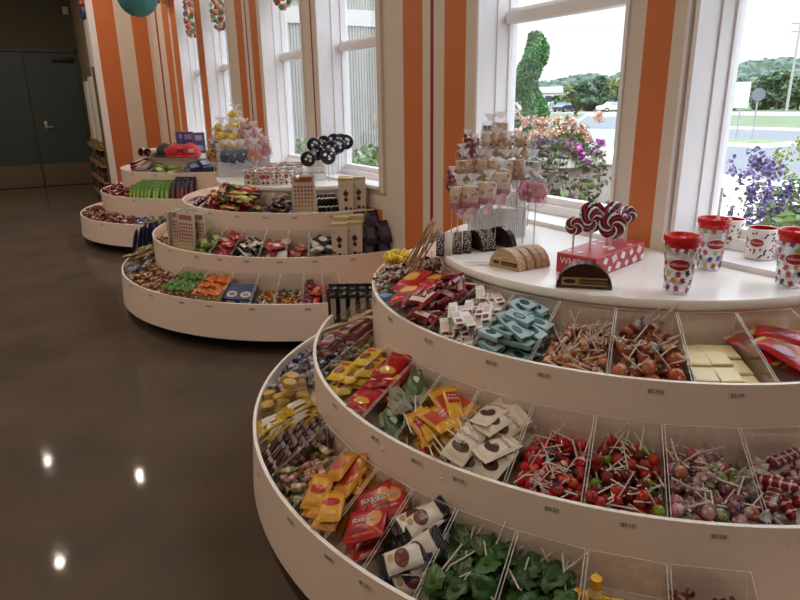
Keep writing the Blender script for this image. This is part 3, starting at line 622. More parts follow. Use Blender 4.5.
def mug_meshes(seed,txt=True,r=.041,h=.092,dots=60):
    rs=random.Random(seed); body=MB().lathe([(0,.001),(r-.004,0),(r,.004),(r,h-.001),(r-.0015,h),(r-.003,h-.001)],32).mesh('mug_body',[W('efe9e4',.18)])
    inner=MB().lathe([(r-.003,h-.001),(r-.0035,.01),(0,.008)],32).mesh('mug_interior',[REDI])
    fn=wrapcyl(r,r,h); mb=MB(); cs=['20242c','b02a28','2f6a4a','7a1a2a','d8a02a','5a2a3a','3a3a48']
    for i in range(dots):
        x,y=rs.uniform(-.06,.06),rs.uniform(.008,h-.01); a=rs.uniform(.3,1.2); q=[(cos(a)*.0045,sin(a)*.0045),(-sin(a)*.0026,cos(a)*.0026)]
        if txt and abs(x+.012)<.026 and abs(y-.052)<.017: continue
        mb.add([fn(x+s*q[0][0]+t*q[1][0],y+s*q[0][1]+t*q[1][1]) for s,t in ((1,0),(.5,1),(-.5,1),(-1,0),(-.5,-1),(.5,-1))],[(0,1,2,3,4,5)],rs.randrange(len(cs)))
    pr=mb.mesh('bean_print',[W(c,.3) for c in cs],False)
    hd=MB(); pts=[Vector((0,r-.002+.026*sin(t),h*.5+.028*cos(t))) for t in [pi*i/8 for i in range(9)]]
    for a,b in zip(pts,pts[1:]): hd.cyl(a,b,.0045,0,8)
    parts=[('mug_body',body,None,None),('mug_interior',inner,None,None),('bean_print',pr,0,None),('mug_handle',hd.mesh('mug_handle',[W('efe9e4',.18)]),None,None)]
    if txt:
        mb=MB(); n=24; f2=lambda x,y,o:fn(x-.012,y,o)
        for rr,o,mi in ((1,.001,0),(.88,.0013,1)): mb.add([f2(0,.052,o)]+[f2(.022*rr*cos(2*pi*i/n),.052+.0135*rr*sin(2*pi*i/n),o) for i in range(n)],[(0,i+1,(i+1)%n+1) for i in range(n)],mi)
        put_text(mb,'Albanese',.0088,lambda a,b:f2(a,.052+b,.0018),0,.28)
        parts.append(('oval_logo',mb.mesh('oval_logo',[W('f2ece8',.3),W('b01722',.3)],False),0,None))
    return parts
mk1=Kit('candy_mug','mug',mug_meshes(5,False)); mk2=Kit('candy_mug','mug',mug_meshes(6))
inst(mk1,facing(1.935,1.185,ZS,.2),'white bean-patterned mug with red inside, on the ledge behind the middle tumbler')
inst(mk2,facing(1.872,1.045,ZS,0),'white bean-patterned mug with a red oval logo on the right window ledge')
# red carton with swirl lollipops
A=Vector((1.335,1.19,ZT)); M=Matrix.Translation(A)@Matrix.Rotation(R(14),4,'Z')
o=root('lollipop_carton',M,'red and white printed carton with swirl lollipops standing in its top','display carton')
L_,W_,H_=.30,.125,.058
part('carton',MB().bbox((L_/2,W_/2,H_/2),(L_,W_,H_),.002,0,None,1),[W('c0303a',.4)],o,False)
mb=MB(); rs=random.Random(4)
for i in range(11):
    x,z=.03+.026*i,.014+.03*(i%2)*.9; s=rs.uniform(.010,.016); a=rs.uniform(0,1.5)
    P=[(x+s*1.25*cos(a+k*pi/2),-.0006,min(H_-.003,max(.003,z+s*sin(a+k*pi/2)))) for k in range(4)]; mb.add(P,[(0,1,2,3)],i%3!=0)
for i in range(9):
    x,y=rs.uniform(.02,L_-.02),rs.uniform(.012,W_-.012); s=.011; a=rs.uniform(0,1.5); mb.add([(x+s*cos(a+k*pi/2),y+s*sin(a+k*pi/2),H_+.0006) for k in range(4)],[(0,1,2,3)],1)
put_text(mb,'WHIRLY',.027,lambda a,b:(-.0008,W_/2-a,.036+b),1); put_text(mb,'POPS',.02,lambda a,b:(-.0008,W_/2-a,.015+b),1)
part('carton_print',mb,[W('e8d0cc',.4),W('f0e8e4',.4)],o,False)
SW=[W('ece4e2',.12),W('1c2236',.12),W('b81c26',.12),W('1c2236',.12)]
def swirl_kit(r,t=.012,twist=2.6,n=16,L=.15):
    mb=MB(); ns,nr=96,12
    for side in (1,-1):
        vs=[];fs=[];ms=[]
        for j in range(nr+1):
            q=j/nr
            for i in range(ns):
                a=2*pi*i/ns; vs.append((r*q*cos(a),-side*t/2*sqrt(max(0,1-q**4*.98)),r*q*sin(a)))
        for j in range(nr):
            for i in range(ns):
                f=(j*ns+i,j*ns+(i+1)%ns,(j+1)*ns+(i+1)%ns,(j+1)*ns+i); fs.append(f if side==1 else f[::-1]); ms.append(int(((i+.5)/ns*n+(j+.5)/nr*twist*n/8)%n)%4)
        b=len(mb.m); mb.add(vs,fs); mb.m[b:]=ms
    return Kit('swirl_lollipop','lollipop',[('candy_disc',mb.mesh('candy_disc',SW),None,None),('stick',MB().cyl((0,0,-r*.8),(0,0,-r-L),.0028,0,8).mesh('stick',[STICK]),None,None)])
sa=swirl_kit(.027); sb=swirl_kit(.039); out=[]
for k,x,y,h,tn in ((sa,.045,.10,.108,-.3),(sb,.145,.035,.102,.1),(sb,.115,.085,.118,.5),(sb,.155,.105,.128,-.2),(sa,.20,.075,.120,.9),(sb,.225,.05,.110,1.1),(sa,.262,.045,.118,.3),(sb,.27,.095,.115,.6)):
    p=M@Vector((x,y,H_+h-.035)); out.append(inst(k,facing(p.x,p.y,p.z,tn),'','swirl lollipops in the red carton'))
ordinals(out,'the red white and navy swirl lollipops in the red carton')
# half-round slices
def slice_kit(r,t,c,crumb,label,name='fudge_slice',hh=1.0,txt=None):
    n=22; pts=[(r*cos(pi*i/n),r*hh*sin(pi*i/n)) for i in range(n+1)]; X=Matrix.Rotation(pi/2,4,'X')
    mb=MB().prism(pts,t,0,X@Matrix.Translation((0,0,-t/2)))
    parts=[('slice_body',mb.mesh('slice_body',[mat('crumb_'+c,c,.45,bump=.7,bscale=130,var=.35,vscale=120) if crumb else W(c,.22)]),None,None)]
    if crumb=='s':
        mb=MB(); rs=random.Random(3)
        for i in range(170):
            a=rs.uniform(.1,pi-.1); mb.sph(((r+.0002)*cos(a),rs.uniform(-t/2,t/2),(r*hh+.0002)*sin(a)),rs.uniform(.0008,.0018),0,None,5)
        parts.append(('sprinkles',mb.mesh('sprinkles',[W('e6ddd6',.4)]),0,None))
    if label:
        mb=MB().box((0,-t/2-.0004,r*hh*.28),(r*1.62,.0006,r*.30),0); mb.box((.022*r/.07,-t/2-.0009,r*hh*.28),(r*.98,.0006,r*.2),1)
        e=[(-r*.52+r*.22*cos(2*pi*i/20),-t/2-.001,r*hh*.28+r*.085*sin(2*pi*i/20)) for i in range(20)]; mb.add(e,[tuple(range(20))],1)
        put_text(mb,txt or 'Peanut Butter',r*.14,lambda a,b:(a+.022*r/.07,-t/2-.0016,r*hh*.28+b),0)
        parts.append(('printed_band',mb.mesh('printed_band',[W(label,.4),W('241812',.4)],False),0,None))
    return Kit(name,'fudge slice',parts)
k=slice_kit(.072,.036,'40241a','','b08a5a',hh=.93,txt='Dark Chocolate')
inst(k,facing(1.250,1.150,ZT+.001,.05),'chocolate half-round fudge slice with a tan label band in front of the red carton')
k=slice_kit(.058,.034,'bd9c78','c','c09a70',hh=1.0,txt='Peanut Butter'); kb=slice_kit(.058,.030,'b08c66','c',None,hh=1.0); out=[]
ax=Vector((.90,-.0,0)); p0=Vector((1.215,1.42,ZT+.001))
for i,(kk,d) in enumerate(((k,0),(kb,.037),(kb,.076),(kb,.108))):
    p=p0+ax*d; out.append(inst(kk,Matrix.Translation(p)@Matrix.Rotation(R(-78)+(.0 if i<3 else -.12),4,'Z'),'','peanut fudge slices'))
ordinals(out,'the light brown crumbly half-round fudge slices')
kd=slice_kit(.062,.026,'2a1c18','s',None); kw=slice_kit(.062,.026,'d8ccc0','',None); kf=slice_kit(.066,.022,'33221c','',None); out=[]
view=math.atan2(1.67,1.28)
for kk,x,y,tn in ((kd,1.165,1.70,0),(kw,1.195,1.697,0),(kd,1.228,1.692,.02),(kd,1.262,1.687,.05),(kd,1.300,1.682,.55),(kd,1.335,1.676,.35),(kf,1.395,1.672,.75)):
    out.append(inst(kk,Matrix.Translation((x,y,ZT+.001))@Matrix.Rotation(view-pi+tn,4,'Z'),'','dark fudge slices'))
ordinals(out,'the dark and white half-round slices standing before the pop stand')
tg=facing(1.19,1.50,ZT+.0008,.15); o=root('printed_card',tg,'clear flat card with grey script lying left of the brown fudge slices','card')
part('card',MB().box((0,0,.0004),(.115,.045,.0008)),[W('efeae6',.2)],o,False)
mb=MB(); put_text(mb,'Gourmet',.026,lambda a,b:(a,b+.009,.0012),0,.2); put_text(mb,'Fudge',.022,lambda a,b:(a,b-.012,.0012),0,.2); part('lettering',mb,[W('6e6460',.6)],o,False)
# wrapped pop stand
def pop_stand(x,y,turn,w,d,hs,label):
    M=facing(x,y,ZT,turn); o=root('acrylic_pop_stand',M,label,'display stand'); n=len(hs)
    for i,h in enumerate(hs):
        yy=(i+.5)*d/n; mb=MB(); t=.003
        for a,b in (((0,yy,h),(w,d/n-.002,t)),((0,yy-d/n/2+.002,h/2),(w,t,h))): mb.box(a,b)
        part('clear_step',mb,[ACR],o,False)
    mb=MB(); t=.003
    for s in (-1,1): mb=MB(); mb.box((s*w/2,d/2,hs[-1]*.5),(t,d,hs[-1])); part('side_panel',mb,[ACR],o,False)
    nb=int(w/.007); z0=.002; part('frosted_panel',MB().box((0,.006,hs[0]/2),(w-.008,.002,hs[0]-.006)),[film('frosted_acrylic',(.95,.94,.97),.62,.2)],o,False)
    for k,h in enumerate(hs):
        mb=MB()
        for i in range(nb): mb.cyl((-w/2+(i+.5)*w/nb,k*d/n-.001,z0),(-w/2+(i+.5)*w/nb,k*d/n-.001,h-.004),.0027,0,6)
        part('ribbed_front',mb,[film('ribbed_acrylic',(.95,.94,.97),.72,.1)],o); z0=h+.003
    return M
def pop_kit(kind,c1,c2,c3,s=.05,L=.16,bow=None):
    mb=MB()
    if kind=='block': mb.bbox((0,0,0),(s,s*.45,s*1.25),s*.12); mb.bbox((0,0,-s*.42),(s*1.03,s*.48,s*.42),s*.1,1)
    elif kind=='bear': mb.sph((0,0,-.1*s),s*.5,0,None,12,(1,.55,1.0)); mb.sph((0,0,s*.55),s*.4,0,None,12,(1,.6,.95)); [mb.sph((q*s*.3,0,s*.88),s*.14,0,None,8) for q in (-1,1)]
    elif kind=='disc': mb.lathe([(0,-s*.16),(s*.42,-s*.16),(s*.55,-s*.06),(s*.55,s*.06),(s*.42,s*.16),(0,s*.16)],22,0,Matrix.Rotation(pi/2,4,'X'))
    elif kind=='gem': mb.lathe([(0,-s*.2),(s*.62,-s*.1),(s*.62,s*.1),(0,s*.2)],6,0,Matrix.Rotation(pi/2,4,'X'))
    elif kind=='duck': mb.sph((0,0,-.05*s),s*.55,0,None,12,(1.15,.7,.8)); mb.sph((-.2*s,0,.5*s),s*.36,0,None,10); mb.cyl((-.5*s,0,.47*s),(-.72*s,0,.42*s),s*.12,1,8,s*.05)
    rs=random.Random(hash((c1,c2))%99+1)
    for i in range(9): mb.sph((rs.uniform(-.4,.4)*s,-s*.22+rs.uniform(-.02,.02)*s,rs.uniform(-.5,.55)*s),s*rs.uniform(.07,.13),1+i%2,None,6,(1,.6,1))
    parts=[('candy_body',mb.mesh('candy_body',[mat('crisp_'+c1,c1,.4,bump=.4,bscale=90,var=.2,vscale=60),W(c2,.3),W(c3,.3)]),None,None)]
    cm=MB().lathe([(.003,-s*.95),(s*.28,-s*.85),(s*.56,-s*.55),(s*.6,s*.3),(s*.5,s*.72),(s*.16,s*.92),(s*.45,s*1.25)],14,0,Matrix.Diagonal((1,.6,1,1)),wob=.14)
    parts.append(('cellophane_wrap',cm.mesh('cellophane_wrap',[CELL]),None,None)); parts.append(('cellophane_tuft',MB().lathe([(s*.14,s*.88),(s*.22,s*1.08),(s*.40,s*1.28)],12,0,Matrix.Diagonal((1,.7,1,1)),wob=.3).mesh('cellophane_tuft',[film('tuft_film',(.95,.93,.95),.38,.12)]),None,None)); parts.append(('stick',MB().cyl((0,0,-s*.5),(0,0,-s*.5-L),.0022,0,6).mesh('stick',[STICK]),None,None))
    if bow: parts.append(('ribbon_bow',MB().lathe([(.002,0),(s*.3,s*.12),(s*.05,s*.02)],8,0,Matrix.Translation((0,-s*.3,-s*.85))@Matrix.Rotation(pi/2,4,'X'),wob=.3).mesh('ribbon_bow',[W(bow,.3)]),1,None))
    return Kit('wrapped_pop','candy pop',parts)
pm=pop_stand(1.485,1.80,.0,.205,.16,[.105,.15,.195,.24],'clear ribbed acrylic stand holding the pink and cream wrapped pops by the window')
pk=pop_kit('block','dcc4a4','c87888','e8dcc8',.060,bow='e6b8c0'); pc_=pop_kit('bear','c9a27e','8a5a3c','efe0cc',.054); pd=pop_kit('block','cfae8e','b88a5a','e8ccc0',.056); pg=pop_kit('gem','d890a0','f0d0d4','c87088',.062); pr_=pop_kit('bear','8a2a30','c84a50','e8c8c0',.046,bow='b03038'); pw=pop_kit('block','c8bcb0','7a8488','efe6dc',.060)
def at_view(px,py,d):        # point seen at this place of the photo, d metres in front of the lens
    fw=Vector((0.4854558,0.82161079,-0.29881162)); rt=Vector((0.85879236,-0.51215846,-0.01301552)); up=Vector((0.16373259,0.25029867,0.95422336))
    return (fw+rt*((px-400)/633.7)-up*((py-300)/633.7))*d+Vector((0,0,EYE))
def place_pops(lst,label,group,rot=.25):
    out=[]
    for k,px,py,d,tn in lst:
        p=at_view(px+U(-1.5,1.5),py+U(-2,2),d); out.append(inst(k,facing(p.x,p.y,p.z,tn+U(-rot,rot)*2)@Matrix.Rotation(U(-.1,.1),4,'Y'),'',group))
    ordinals(out,label)
place_pops([(pk,458,198,2.13,.2),(pk,472,197,2.12,0),(pk,487,194,2.12,0),(pk,502,184,2.14,.1)],'the pink and cream wrapped pops in the front row','front wrapped pops')
place_pops([(pd,465,172,2.18,.1),(pd,478,171,2.18,0),(pd,490,170,2.18,.1),(pk,504,171,2.18,0),(pd,517,170,2.18,-.1),(pw,531,170,2.2,0)],'the cream wrapped pops in the second row','second row wrapped pops')
place_pops([(pr_,462,160,2.22,0),(pr_,475,151,2.24,.3),(pc_,485,153,2.24,0),(pc_,497,150,2.24,0),(pc_,508,151,2.24,0),(pc_,521,151,2.24,.2)],'the bear-shaped wrapped pops in the third row','third row wrapped pops')
place_pops([(pw,489,134,2.28,.2),(pd,499,133,2.28,0)],'the two pale wrapped pops at the top','top wrapped pops')
place_pops([(pg,524,192,2.17,.9),(pg,537,194,2.15,-.2)],'the two pink six-sided wrapped pops at the right','right wrapped pops')
inst(pr_,facing(*at_view(452,184,2.16),.5),'dark red wrapped pop hanging at the left side of the pop stand')
inst(pr_,facing(*at_view(468,147,2.26),.6),'red ribboned wrapped pop at the upper left of the pop stand')
# ------------------------------------------------------------------ middle stand
def MBn(t,a0,a1,what,panel=True,deep=0):
    b=Bin(YM,t,a0,a1,deep); make_bin(b,'clear acrylic bin of %s, %s tray, middle stand'%(what,{'u':'upper','m':'middle','l':'lowest'}[t]),panel); return b
def simple_bar(l,w,h,c,d,seed=0,rough=.25): return pouch_kit('candy_bar','candy bar',w,l,h,c,crimp=.008,panels=[(-w*.28,-l*.3,w*.28,l*.3,d,False)],seed=seed,nx=5,ny=6,rough=rough)
# upper tray
b=MBn('u',-12,-41,'red and yellow bars')
ks=[simple_bar(.13,.04,.02,c,d,i) for i,(c,d) in enumerate((('a3242c','e0c060'),('d8b448','9a2a24'),('b83038','e8d8b0'),('8fa044','e8d890'),('5a2028','c89a50')))]
fill(b,ks,56,(.045,.14,.018),'red or yellow candy bar stacked at the left of the middle stand, upper tray','red and yellow bars',rz=1.15,tilt=.06,slope=.16)
b=MBn('u',8,-12,'dark wine bars',False); fill(b,[simple_bar(.12,.04,.02,'5a2432','b8909a',7),simple_bar(.12,.04,.02,'8a3440','d8b8a8',8)],16,(.045,.13,.018),'dark wine candy bar left of the red and yellow bars, upper tray, middle stand','dark wine bars',rz=1.0,tilt=.12)
b=MBn('u',-46,-57,'dark brown bars')
ks=[simple_bar(.1,.032,.018,c,d,i) for i,(c,d) in enumerate((('3a201c','7a4a40'),('5a2820','a88070'),('2c1a1a','5a3a34')))]
fill(b,ks,22,(.034,.11,.017),'dark brown candy bar in the bin below the patterned mugs','dark brown bars',tilt=.3)
def sheet_kit(w=.13,h=.235):
    mb=MB().box((0,0,h/2),(w,.012,h),0)
    hd=MB().box((0,-.0066,h*.90),(w*.78,.001,h*.12)); 
    dots=MB(); rowsn,cols=8,6; pal=['b83a2c','c8502c','d87830','e09a3c','e8c060']
    for j in range(rowsn):
        for i in range(cols): dots.lathe([(.0075,0),(.006,.003),(0,.004)],8,min(4,(rowsn-1-j)*5//rowsn),Matrix.Translation(((i-(cols-1)/2)*w*.148,-.0062,h*(.08+.092*j)))@Matrix.Rotation(pi/2,4,'X'))
    bag=MB().bbox((0,0,h*.51),(w*1.08,.022,h*1.05),.006)
    return Kit('dot_candy_bag','candy bag',[('paper_sheet',mb.mesh('paper_sheet',[W('e6dccf',.5)],False),None,None),('candy_dots',dots.mesh('candy_dots',[W(c,.35) for c in pal]),0,None),('header_card',hd.mesh('header_card',[W('b84a28',.4)],False),0,None),('clear_bag',bag.mesh('clear_bag',[clear('bag_film',(.96,.95,.94),.09,.12,.5)]),None,None)])
sk=sheet_kit()
b=MBn('u',-57.5,-66.5,'a bag of orange candy dots')
inst(sk,b.mat(.5,.62,b.floor(.6)+.004,0,-.1),'clear bag of orange and yellow candy dots on the upper tray below the cow-spotted lollipops')
b=MBn('u',-67,-77.5,'black and silver rolls')
k=Kit('candy_roll','candy roll',[('wrapper',MB().lathe([(0,-.05),(.013,-.05),(.014,-.046),(.014,.046),(.013,.05),(0,.05)],14).mesh('wrapper',[W('1c1a1c',.2)]),None,None)]+[('roll_end',MB().lathe([(.0142,q*.048),(.0142,q*.03)],14).mesh('roll_end',[W('c8c0b8',.3)]),0,None) for q in (-1,1)])
for j in range(3):
    for i in range(5): inst(k,b.mat(.13+.18*i,.72-.25*j,b.floor(.7-.25*j)+.018+.028*j,U(-.1,.1),.2)@Matrix.Rotation(pi/2,4,'X'),'black candy roll with silver ends in the bin left of the tall boxes','black silver rolls')
def tallbox_kit(w=.085,d=.06,h=.19):
    mb=MB().bbox((0,0,h/2),(w,d,h),.002,0,None,1); mo=MB(); y=-d/2-.0006
    def flat(P): mo.add([(x,y,z) for x,z in P],[tuple(range(len(P)))])
    for z,s in ((.60,1),(.42,.8),(.15,.7)):
        flat([(w*.16*s*cos(2*pi*i/10)*(1+.35*(i%2)),h*z+h*.07*s*sin(2*pi*i/10)*(1+.3*(i%2))) for i in range(10)])
    flat([(-w*.05,h*.35),(w*.05,h*.35),(w*.04,h*.72),(-w*.04,h*.72)]); flat([(w*.3+w*.09*cos(2*pi*i/12),h*.14+w*.09*sin(2*pi*i/12)) for i in range(12)])
    flat([(-w*.38,h*.84),(-w*.3,h*.84),(-w*.3,h*.8),(-w*.38,h*.8)])
    return Kit('gift_box','candy box',[('carton',mb.mesh('carton',[W('d8c9b6',.45)]),None,None),('printed_motif',mo.mesh('printed_motif',[W('4a2018',.4)],False),0,None),('gold_lid',MB().bbox((0,0,h+.006),(w+.002,d+.002,.016),.002,0,None,1).mesh('gold_lid',[W('cdb47c',.3)]),None,None)])
tk=tallbox_kit()
out=[inst(tk,Matrix.Translation(p)@Matrix.Rotation(yaw(a),4,'Z'),'','tall boxes, upper tray') for p,a in ((pol(YM,-79.5,.815,ZU-.02),-62),(pol(YM,-85.5,.80,ZU-.02),-62),(pol(YM,-82,.72,ZU-.02),-62))]
ordinals(out,'the tall tan boxes with dark ornament on the upper tray')
# middle tray
b=MBn('m',14,-8,'bagged candies',False)
fill(b,[chew_kit('8a6a4a','c8b090',.035,.018),chew_kit('7a3a34','c8a090',.035,.018)],20,(.04,.02,.016),'small tan wrapped sweet behind the bags of candy dots','sweets behind the dot bags')
b=MBn('m',-8,-24,'bags of candy dots',False)
out=[]
sk2=sheet_kit(.14,.225)
for i,(a,r,tn) in enumerate(((-6,1.0,55),(-12,1.02,-25),(-18,1.03,-28),(-14,.975,-30),(-20,.98,-30))):
    out.append(inst(sk2,Matrix.Translation(pol(YM,a,r,ZM-.03))@Matrix.Rotation(yaw(tn),4,'Z')@Matrix.Rotation(-.06,4,'X'),'','bags of candy dots, middle tray'))
ordinals(out,'the clear bags of candy dots on the middle tray, middle stand')
b=MBn('m',-24,-32,'green packets')
k=pouch_kit('candy_packet','candy packet',.05,.12,.02,'5a7a30',panels=[(-.015,-.04,.015,.03,'a8b860',False)],seed=31); fill(b,[k],11,(.05,.12,.018),'green candy packet lying right of the bags of candy dots','green packets, middle stand',rz=.9,tilt=.15)
b=MBn('m',-32,-40,'red bars'); fill(b,[simple_bar(.11,.045,.022,'a8303a','d88a80',1),simple_bar(.11,.045,.022,'b84048','7a1820',2)],14,(.048,.12,.02),'pinkish red candy bar in the bin right of the green packets, middle stand','pinkish red bars',rz=1.1,tilt=.12)
b=MBn('m',-40,-49,'black and white bars'); fill(b,[simple_bar(.13,.032,.016,'1a1818','d8d0c4',1),simple_bar(.13,.032,.016,'d8cfc4','2a2422',2)],18,(.034,.14,.014),'black and white candy bar lying slanted in the bin right of the pinkish red bars','black and white bars',rz=.9,tilt=.15)
b=MBn('m',-49,-57,'white and red packets'); fill(b,[pouch_kit('candy_packet','candy packet',.06,.11,.02,'cfc6bc',panels=[(-.022,-.04,.022,.01,'a83028',True)],seed=33),pouch_kit('candy_packet','candy packet',.06,.11,.02,'a3302c',panels=[(-.02,-.02,.02,.02,'e0d8cc',True)],seed=34)],10,(.06,.11,.018),'white and red candy packet heaped in the bin right of the black and white bars','white and red packets',tilt=.35,slope=.35)
b=MBn('m',-57,-64,'a few red packets'); fill(b,[simple_bar(.085,.04,.02,'9a2a22','d88a60',4)],6,(.045,.09,.018),'red packet, one of few left in its bin on the middle stand','few red packets')
b=MBn('m',-64,-72,'black and cream packets'); fill(b,[pouch_kit('candy_packet','candy packet',.055,.09,.022,'1e1a1a',panels=[(-.02,-.02,.02,.03,'d8ccc0',True)],seed=36),pouch_kit('candy_packet','candy packet',.055,.09,.022,'d0c4b8',panels=[(-.018,-.03,.018,.0,'2a2220',True)],seed=37)],12,(.055,.09,.02),'black and cream candy packet in the bin left of the four tall boxes','black and cream packets',tilt=.35)
out=[inst(tk,Matrix.Translation(p)@Matrix.Rotation(yaw(-60),4,'Z'),'','tall boxes, middle tray') for p in (pol(YM,-73.6,1.045,ZM-.03),pol(YM,-78.6,1.03,ZM-.03),pol(YM,-75,.975,ZM-.006),pol(YM,-80.5,.965,ZM-.006))]
ordinals(out,'the tall tan gold-topped boxes on the middle tray, middle stand')
b=MBn('m',-82,-88.5,'dark purple packets',False)
k=pouch_kit('candy_packet','candy packet',.07,.12,.025,'2c2030',panels=[(-.02,-.03,.02,.03,'5a4468',False)],seed=38); rows(b,k,2,4,.12,'dark purple candy packet standing right of the tall boxes against the wall','dark purple packets',lean=1.2,lift=.005)
rows(b,k,2,2,.12,'dark purple candy packet standing right of the tall boxes against the wall','dark purple packets',lean=1.2,lift=.10)
# lowest tray
b=MBn('l',40,24,'blue packets',False)
k=pouch_kit('candy_packet','candy packet',.055,.16,.025,'1e2250',panels=[(-.02,-.05,.02,.03,'4a5a98',True)],seed=41); rows(b,k,4,4,.16,'tall dark blue packet standing behind the left end of the middle stand','tall blue packets',lean=1.4,lift=.07)
b=MBn('l',24,10,'olive packets',False)
k=pouch_kit('candy_packet','candy packet',.075,.1,.025,'8f7a34',panels=[(-.025,-.02,.025,.02,'5a4a20',True)],seed=42,rough=.4); fill(b,[k],14,(.075,.1,.024),'olive yellow packet below the tall blue packets','olive packets',tilt=.3)
b=MBn('l',10,1,'blue grey bars',False); fill(b,[simple_bar(.13,.045,.016,'3a4458','8a94a4',2),simple_bar(.13,.045,.016,'58606c','a8b0b8',3)],10,(.05,.14,.014),'blue grey flat bar at the left rim of the middle stand','blue grey bars',rz=1.3,tilt=.08)
b=MBn('l',1,-23,'tan sweets',False); fill(b,[chew_kit(c,d,.045,.024,name='toffee') for c,d in (('a87a50','c8a078'),('8a5a44','b89070'),('c09868','7a4a38'),('70423a','b07a60'))],90,(.05,.026,.021),'tan and brown wrapped sweet heaped at the left of the lowest tray, middle stand','tan sweets, middle stand')
def topped(col,bc):
    mb=MB().bbox((0,0,0),(.05,.07,.11),.006,0); mb.bbox((0,-.005,.0),(.046,.064,.1),.006,1)
    bits=MB(); rs=random.Random(len(col)+int(bc[:2],16)); cs=['c83a2c','d8b83c','4a8a3c','e0d4c0','d87a3c','5a3a6a']
    for _ in range(46): bits.sph((rs.uniform(-.02,.02),-.037+rs.uniform(-.002,.002),rs.uniform(-.045,.045)),rs.uniform(.004,.007),rs.randrange(6),None,5)
    return Kit('candy_packet','candy packet',[('visible_sweets',bits.mesh('visible_sweets',[W(c,.3) for c in cs]),None,None),('packet_body',mb.mesh('packet_body',[W(bc,.3,.3)]),None,None),('packet_top',MB().grid(lambda u,v:((u-.5)*.056,(v-.5)*.078,.056+.014*noise.noise(Vector((u*3.1+len(bc),v*3.7,int(bc[:2],16))))+.01*sin(pi*u)),9,9).mesh('packet_top',[W(col,.3)]),None,None)])
for (a0,a1,c,bc,nm) in ((-23,-34,'4a7a1c','8a7a6a','green-topped'),(-34,-42,'d86a24','b88a50','orange-topped')):
    b=MBn('l',a0,a1,nm+' packets'); k=topped(c,bc)
    for j in range(3):
        for i in range(4): inst(k,b.mat(.14+.24*i,.16+.32*j,b.floor(.16+.32*j)+.03+U(-.006,.006),U(-.18,.18),.12+U(-.1,.1)),'%s candy packet standing in close rows, lowest tray'%nm,nm+' packets')
b=MBn('l',-42,-50,'blue cartons')
k=box_kit('candy_box','candy box',(.085,.12,.05),'1c3668',[(-.03,-.045,.03,.0,'c8c4bc',True),(-.02,-.035,.02,-.01,'8a3a34',True)],sidecol='c0bcb8')
inst(k,b.mat(.28,.5,b.floor(.5)+.05,0,.5),'blue carton with a pale round picture, left one of two on the lowest tray'); inst(k,b.mat(.76,.5,b.floor(.5)+.05,0,.5),'blue carton with a pale round picture, right one of two on the lowest tray')
CH=[('b83a2c','e0c858'),('d8b83c','7a2a2c'),('3c6a34','d8c890'),('c86a34','e8e0c8'),('e0d4c0','a83038'),('5a2a34','d88a3c')]
for (a0,a1,nm,n) in ((-50,-56,'left',36),(-56,-62.5,'right',40)):
    b=MBn('l',a0,a1,nm+' mixed chews'); fill(b,[chew_kit(c,d,.034,.016) for c,d in CH],n,(.036,.018,.014),'mixed bright wrapped chew in the %s of two chew bins, middle stand'%nm,'bright chews, %s bin'%nm)
b=MBn('l',-62.5,-67.5,'red packets'); fill(b,[simple_bar(.06,.04,.02,'b82c22','d87a48',1),simple_bar(.06,.04,.02,'8a1c1c','2c2a40',2)],16,(.042,.065,.018),'red packet heaped right of the bright chews, lowest tray, middle stand','red packets, lowest tray',tilt=.5)
b=MBn('l',-67.5,-72,'red and black boxes'); k=box_kit('candy_box','candy box',(.06,.08,.03),'a8281e',[(-.02,-.02,.02,.02,'d89a48',True)],sidecol='d8a050')
for l in range(3): inst(k,b.mat(.5,.6,b.floor(.6)+.016+.031*l,U(-.06,.06),.12),'red box with an orange picture, %s of three stacked beside black packets'%('lowest','middle','topmost')[l])
# on its top: pop stand, mugs, spotted lollipops
ctr=Vector((1.335,4.34)); pm2=pop_stand(ctr.x,ctr.y,.12,.34,.2,[.11,.17,.23,.28],'clear acrylic stand holding yellow, blue and pink wrapped pops on the middle stand')
pdk=pop_kit('duck','dcb840','e8d468','9a7a2c',.088,.1); pbl=pop_kit('disc','38507c','c8ccd8','22304c',.085,.1); psn=pop_kit('disc','c08a34','5a3420','d8b050',.085,.1); prd=pop_kit('disc','6a2420','8a3a30','b06048',.085,.1); ppk=pop_kit('bear','c88a84','d8a8a0','b06a68',.07,.1); ppt=pop_kit('gem','c87a64','d8a090','e8c8b8',.09,.1)
def pops2(lst,label,group):
    out=[]
    for k,px,py,d in lst: p=at_view(px,py,d); out.append(inst(k,facing(p.x,p.y,p.z,U(-.3,.3)),'',group))
    ordinals(out,label) if len(out)>1 else out[0].__setitem__('label',label)
pops2([(pbl,227,156,4.28),(pbl,235,157,4.26),(pbl,243,156,4.25)],'the blue round wrapped pops in front on the middle stand','blue pops')
pops2([(pdk,226,143,4.36),(pdk,236,145,4.34),(pdk,222,134,4.42),(pdk,232,135,4.40),(pdk,239,134,4.39)],'the yellow duck-shaped wrapped pops','yellow pops')
pops2([(pdk,236,121,4.46)],'yellow wrapped pop at the very top of the middle pop stand','top yellow pop')
pops2([(psn,213,155,4.40)],'golden brown round wrapped pop at the left of the middle pop stand','sunflower pop'); pops2([(prd,217,144,4.44)],'dark red round wrapped pop above the golden brown one','dark red pop')
pops2([(ppk,245,132,4.36),(ppk,249,144,4.3),(ppk,254,135,4.36),(ppk,259,142,4.33),(ppt,255,156,4.22),(ppk,266,150,4.3)],'the pink wrapped pops at the right of the middle pop stand','pink pops')
mk=Kit('candy_mug','mug',mug_meshes(11,True,.04,.088,130)); out=[]
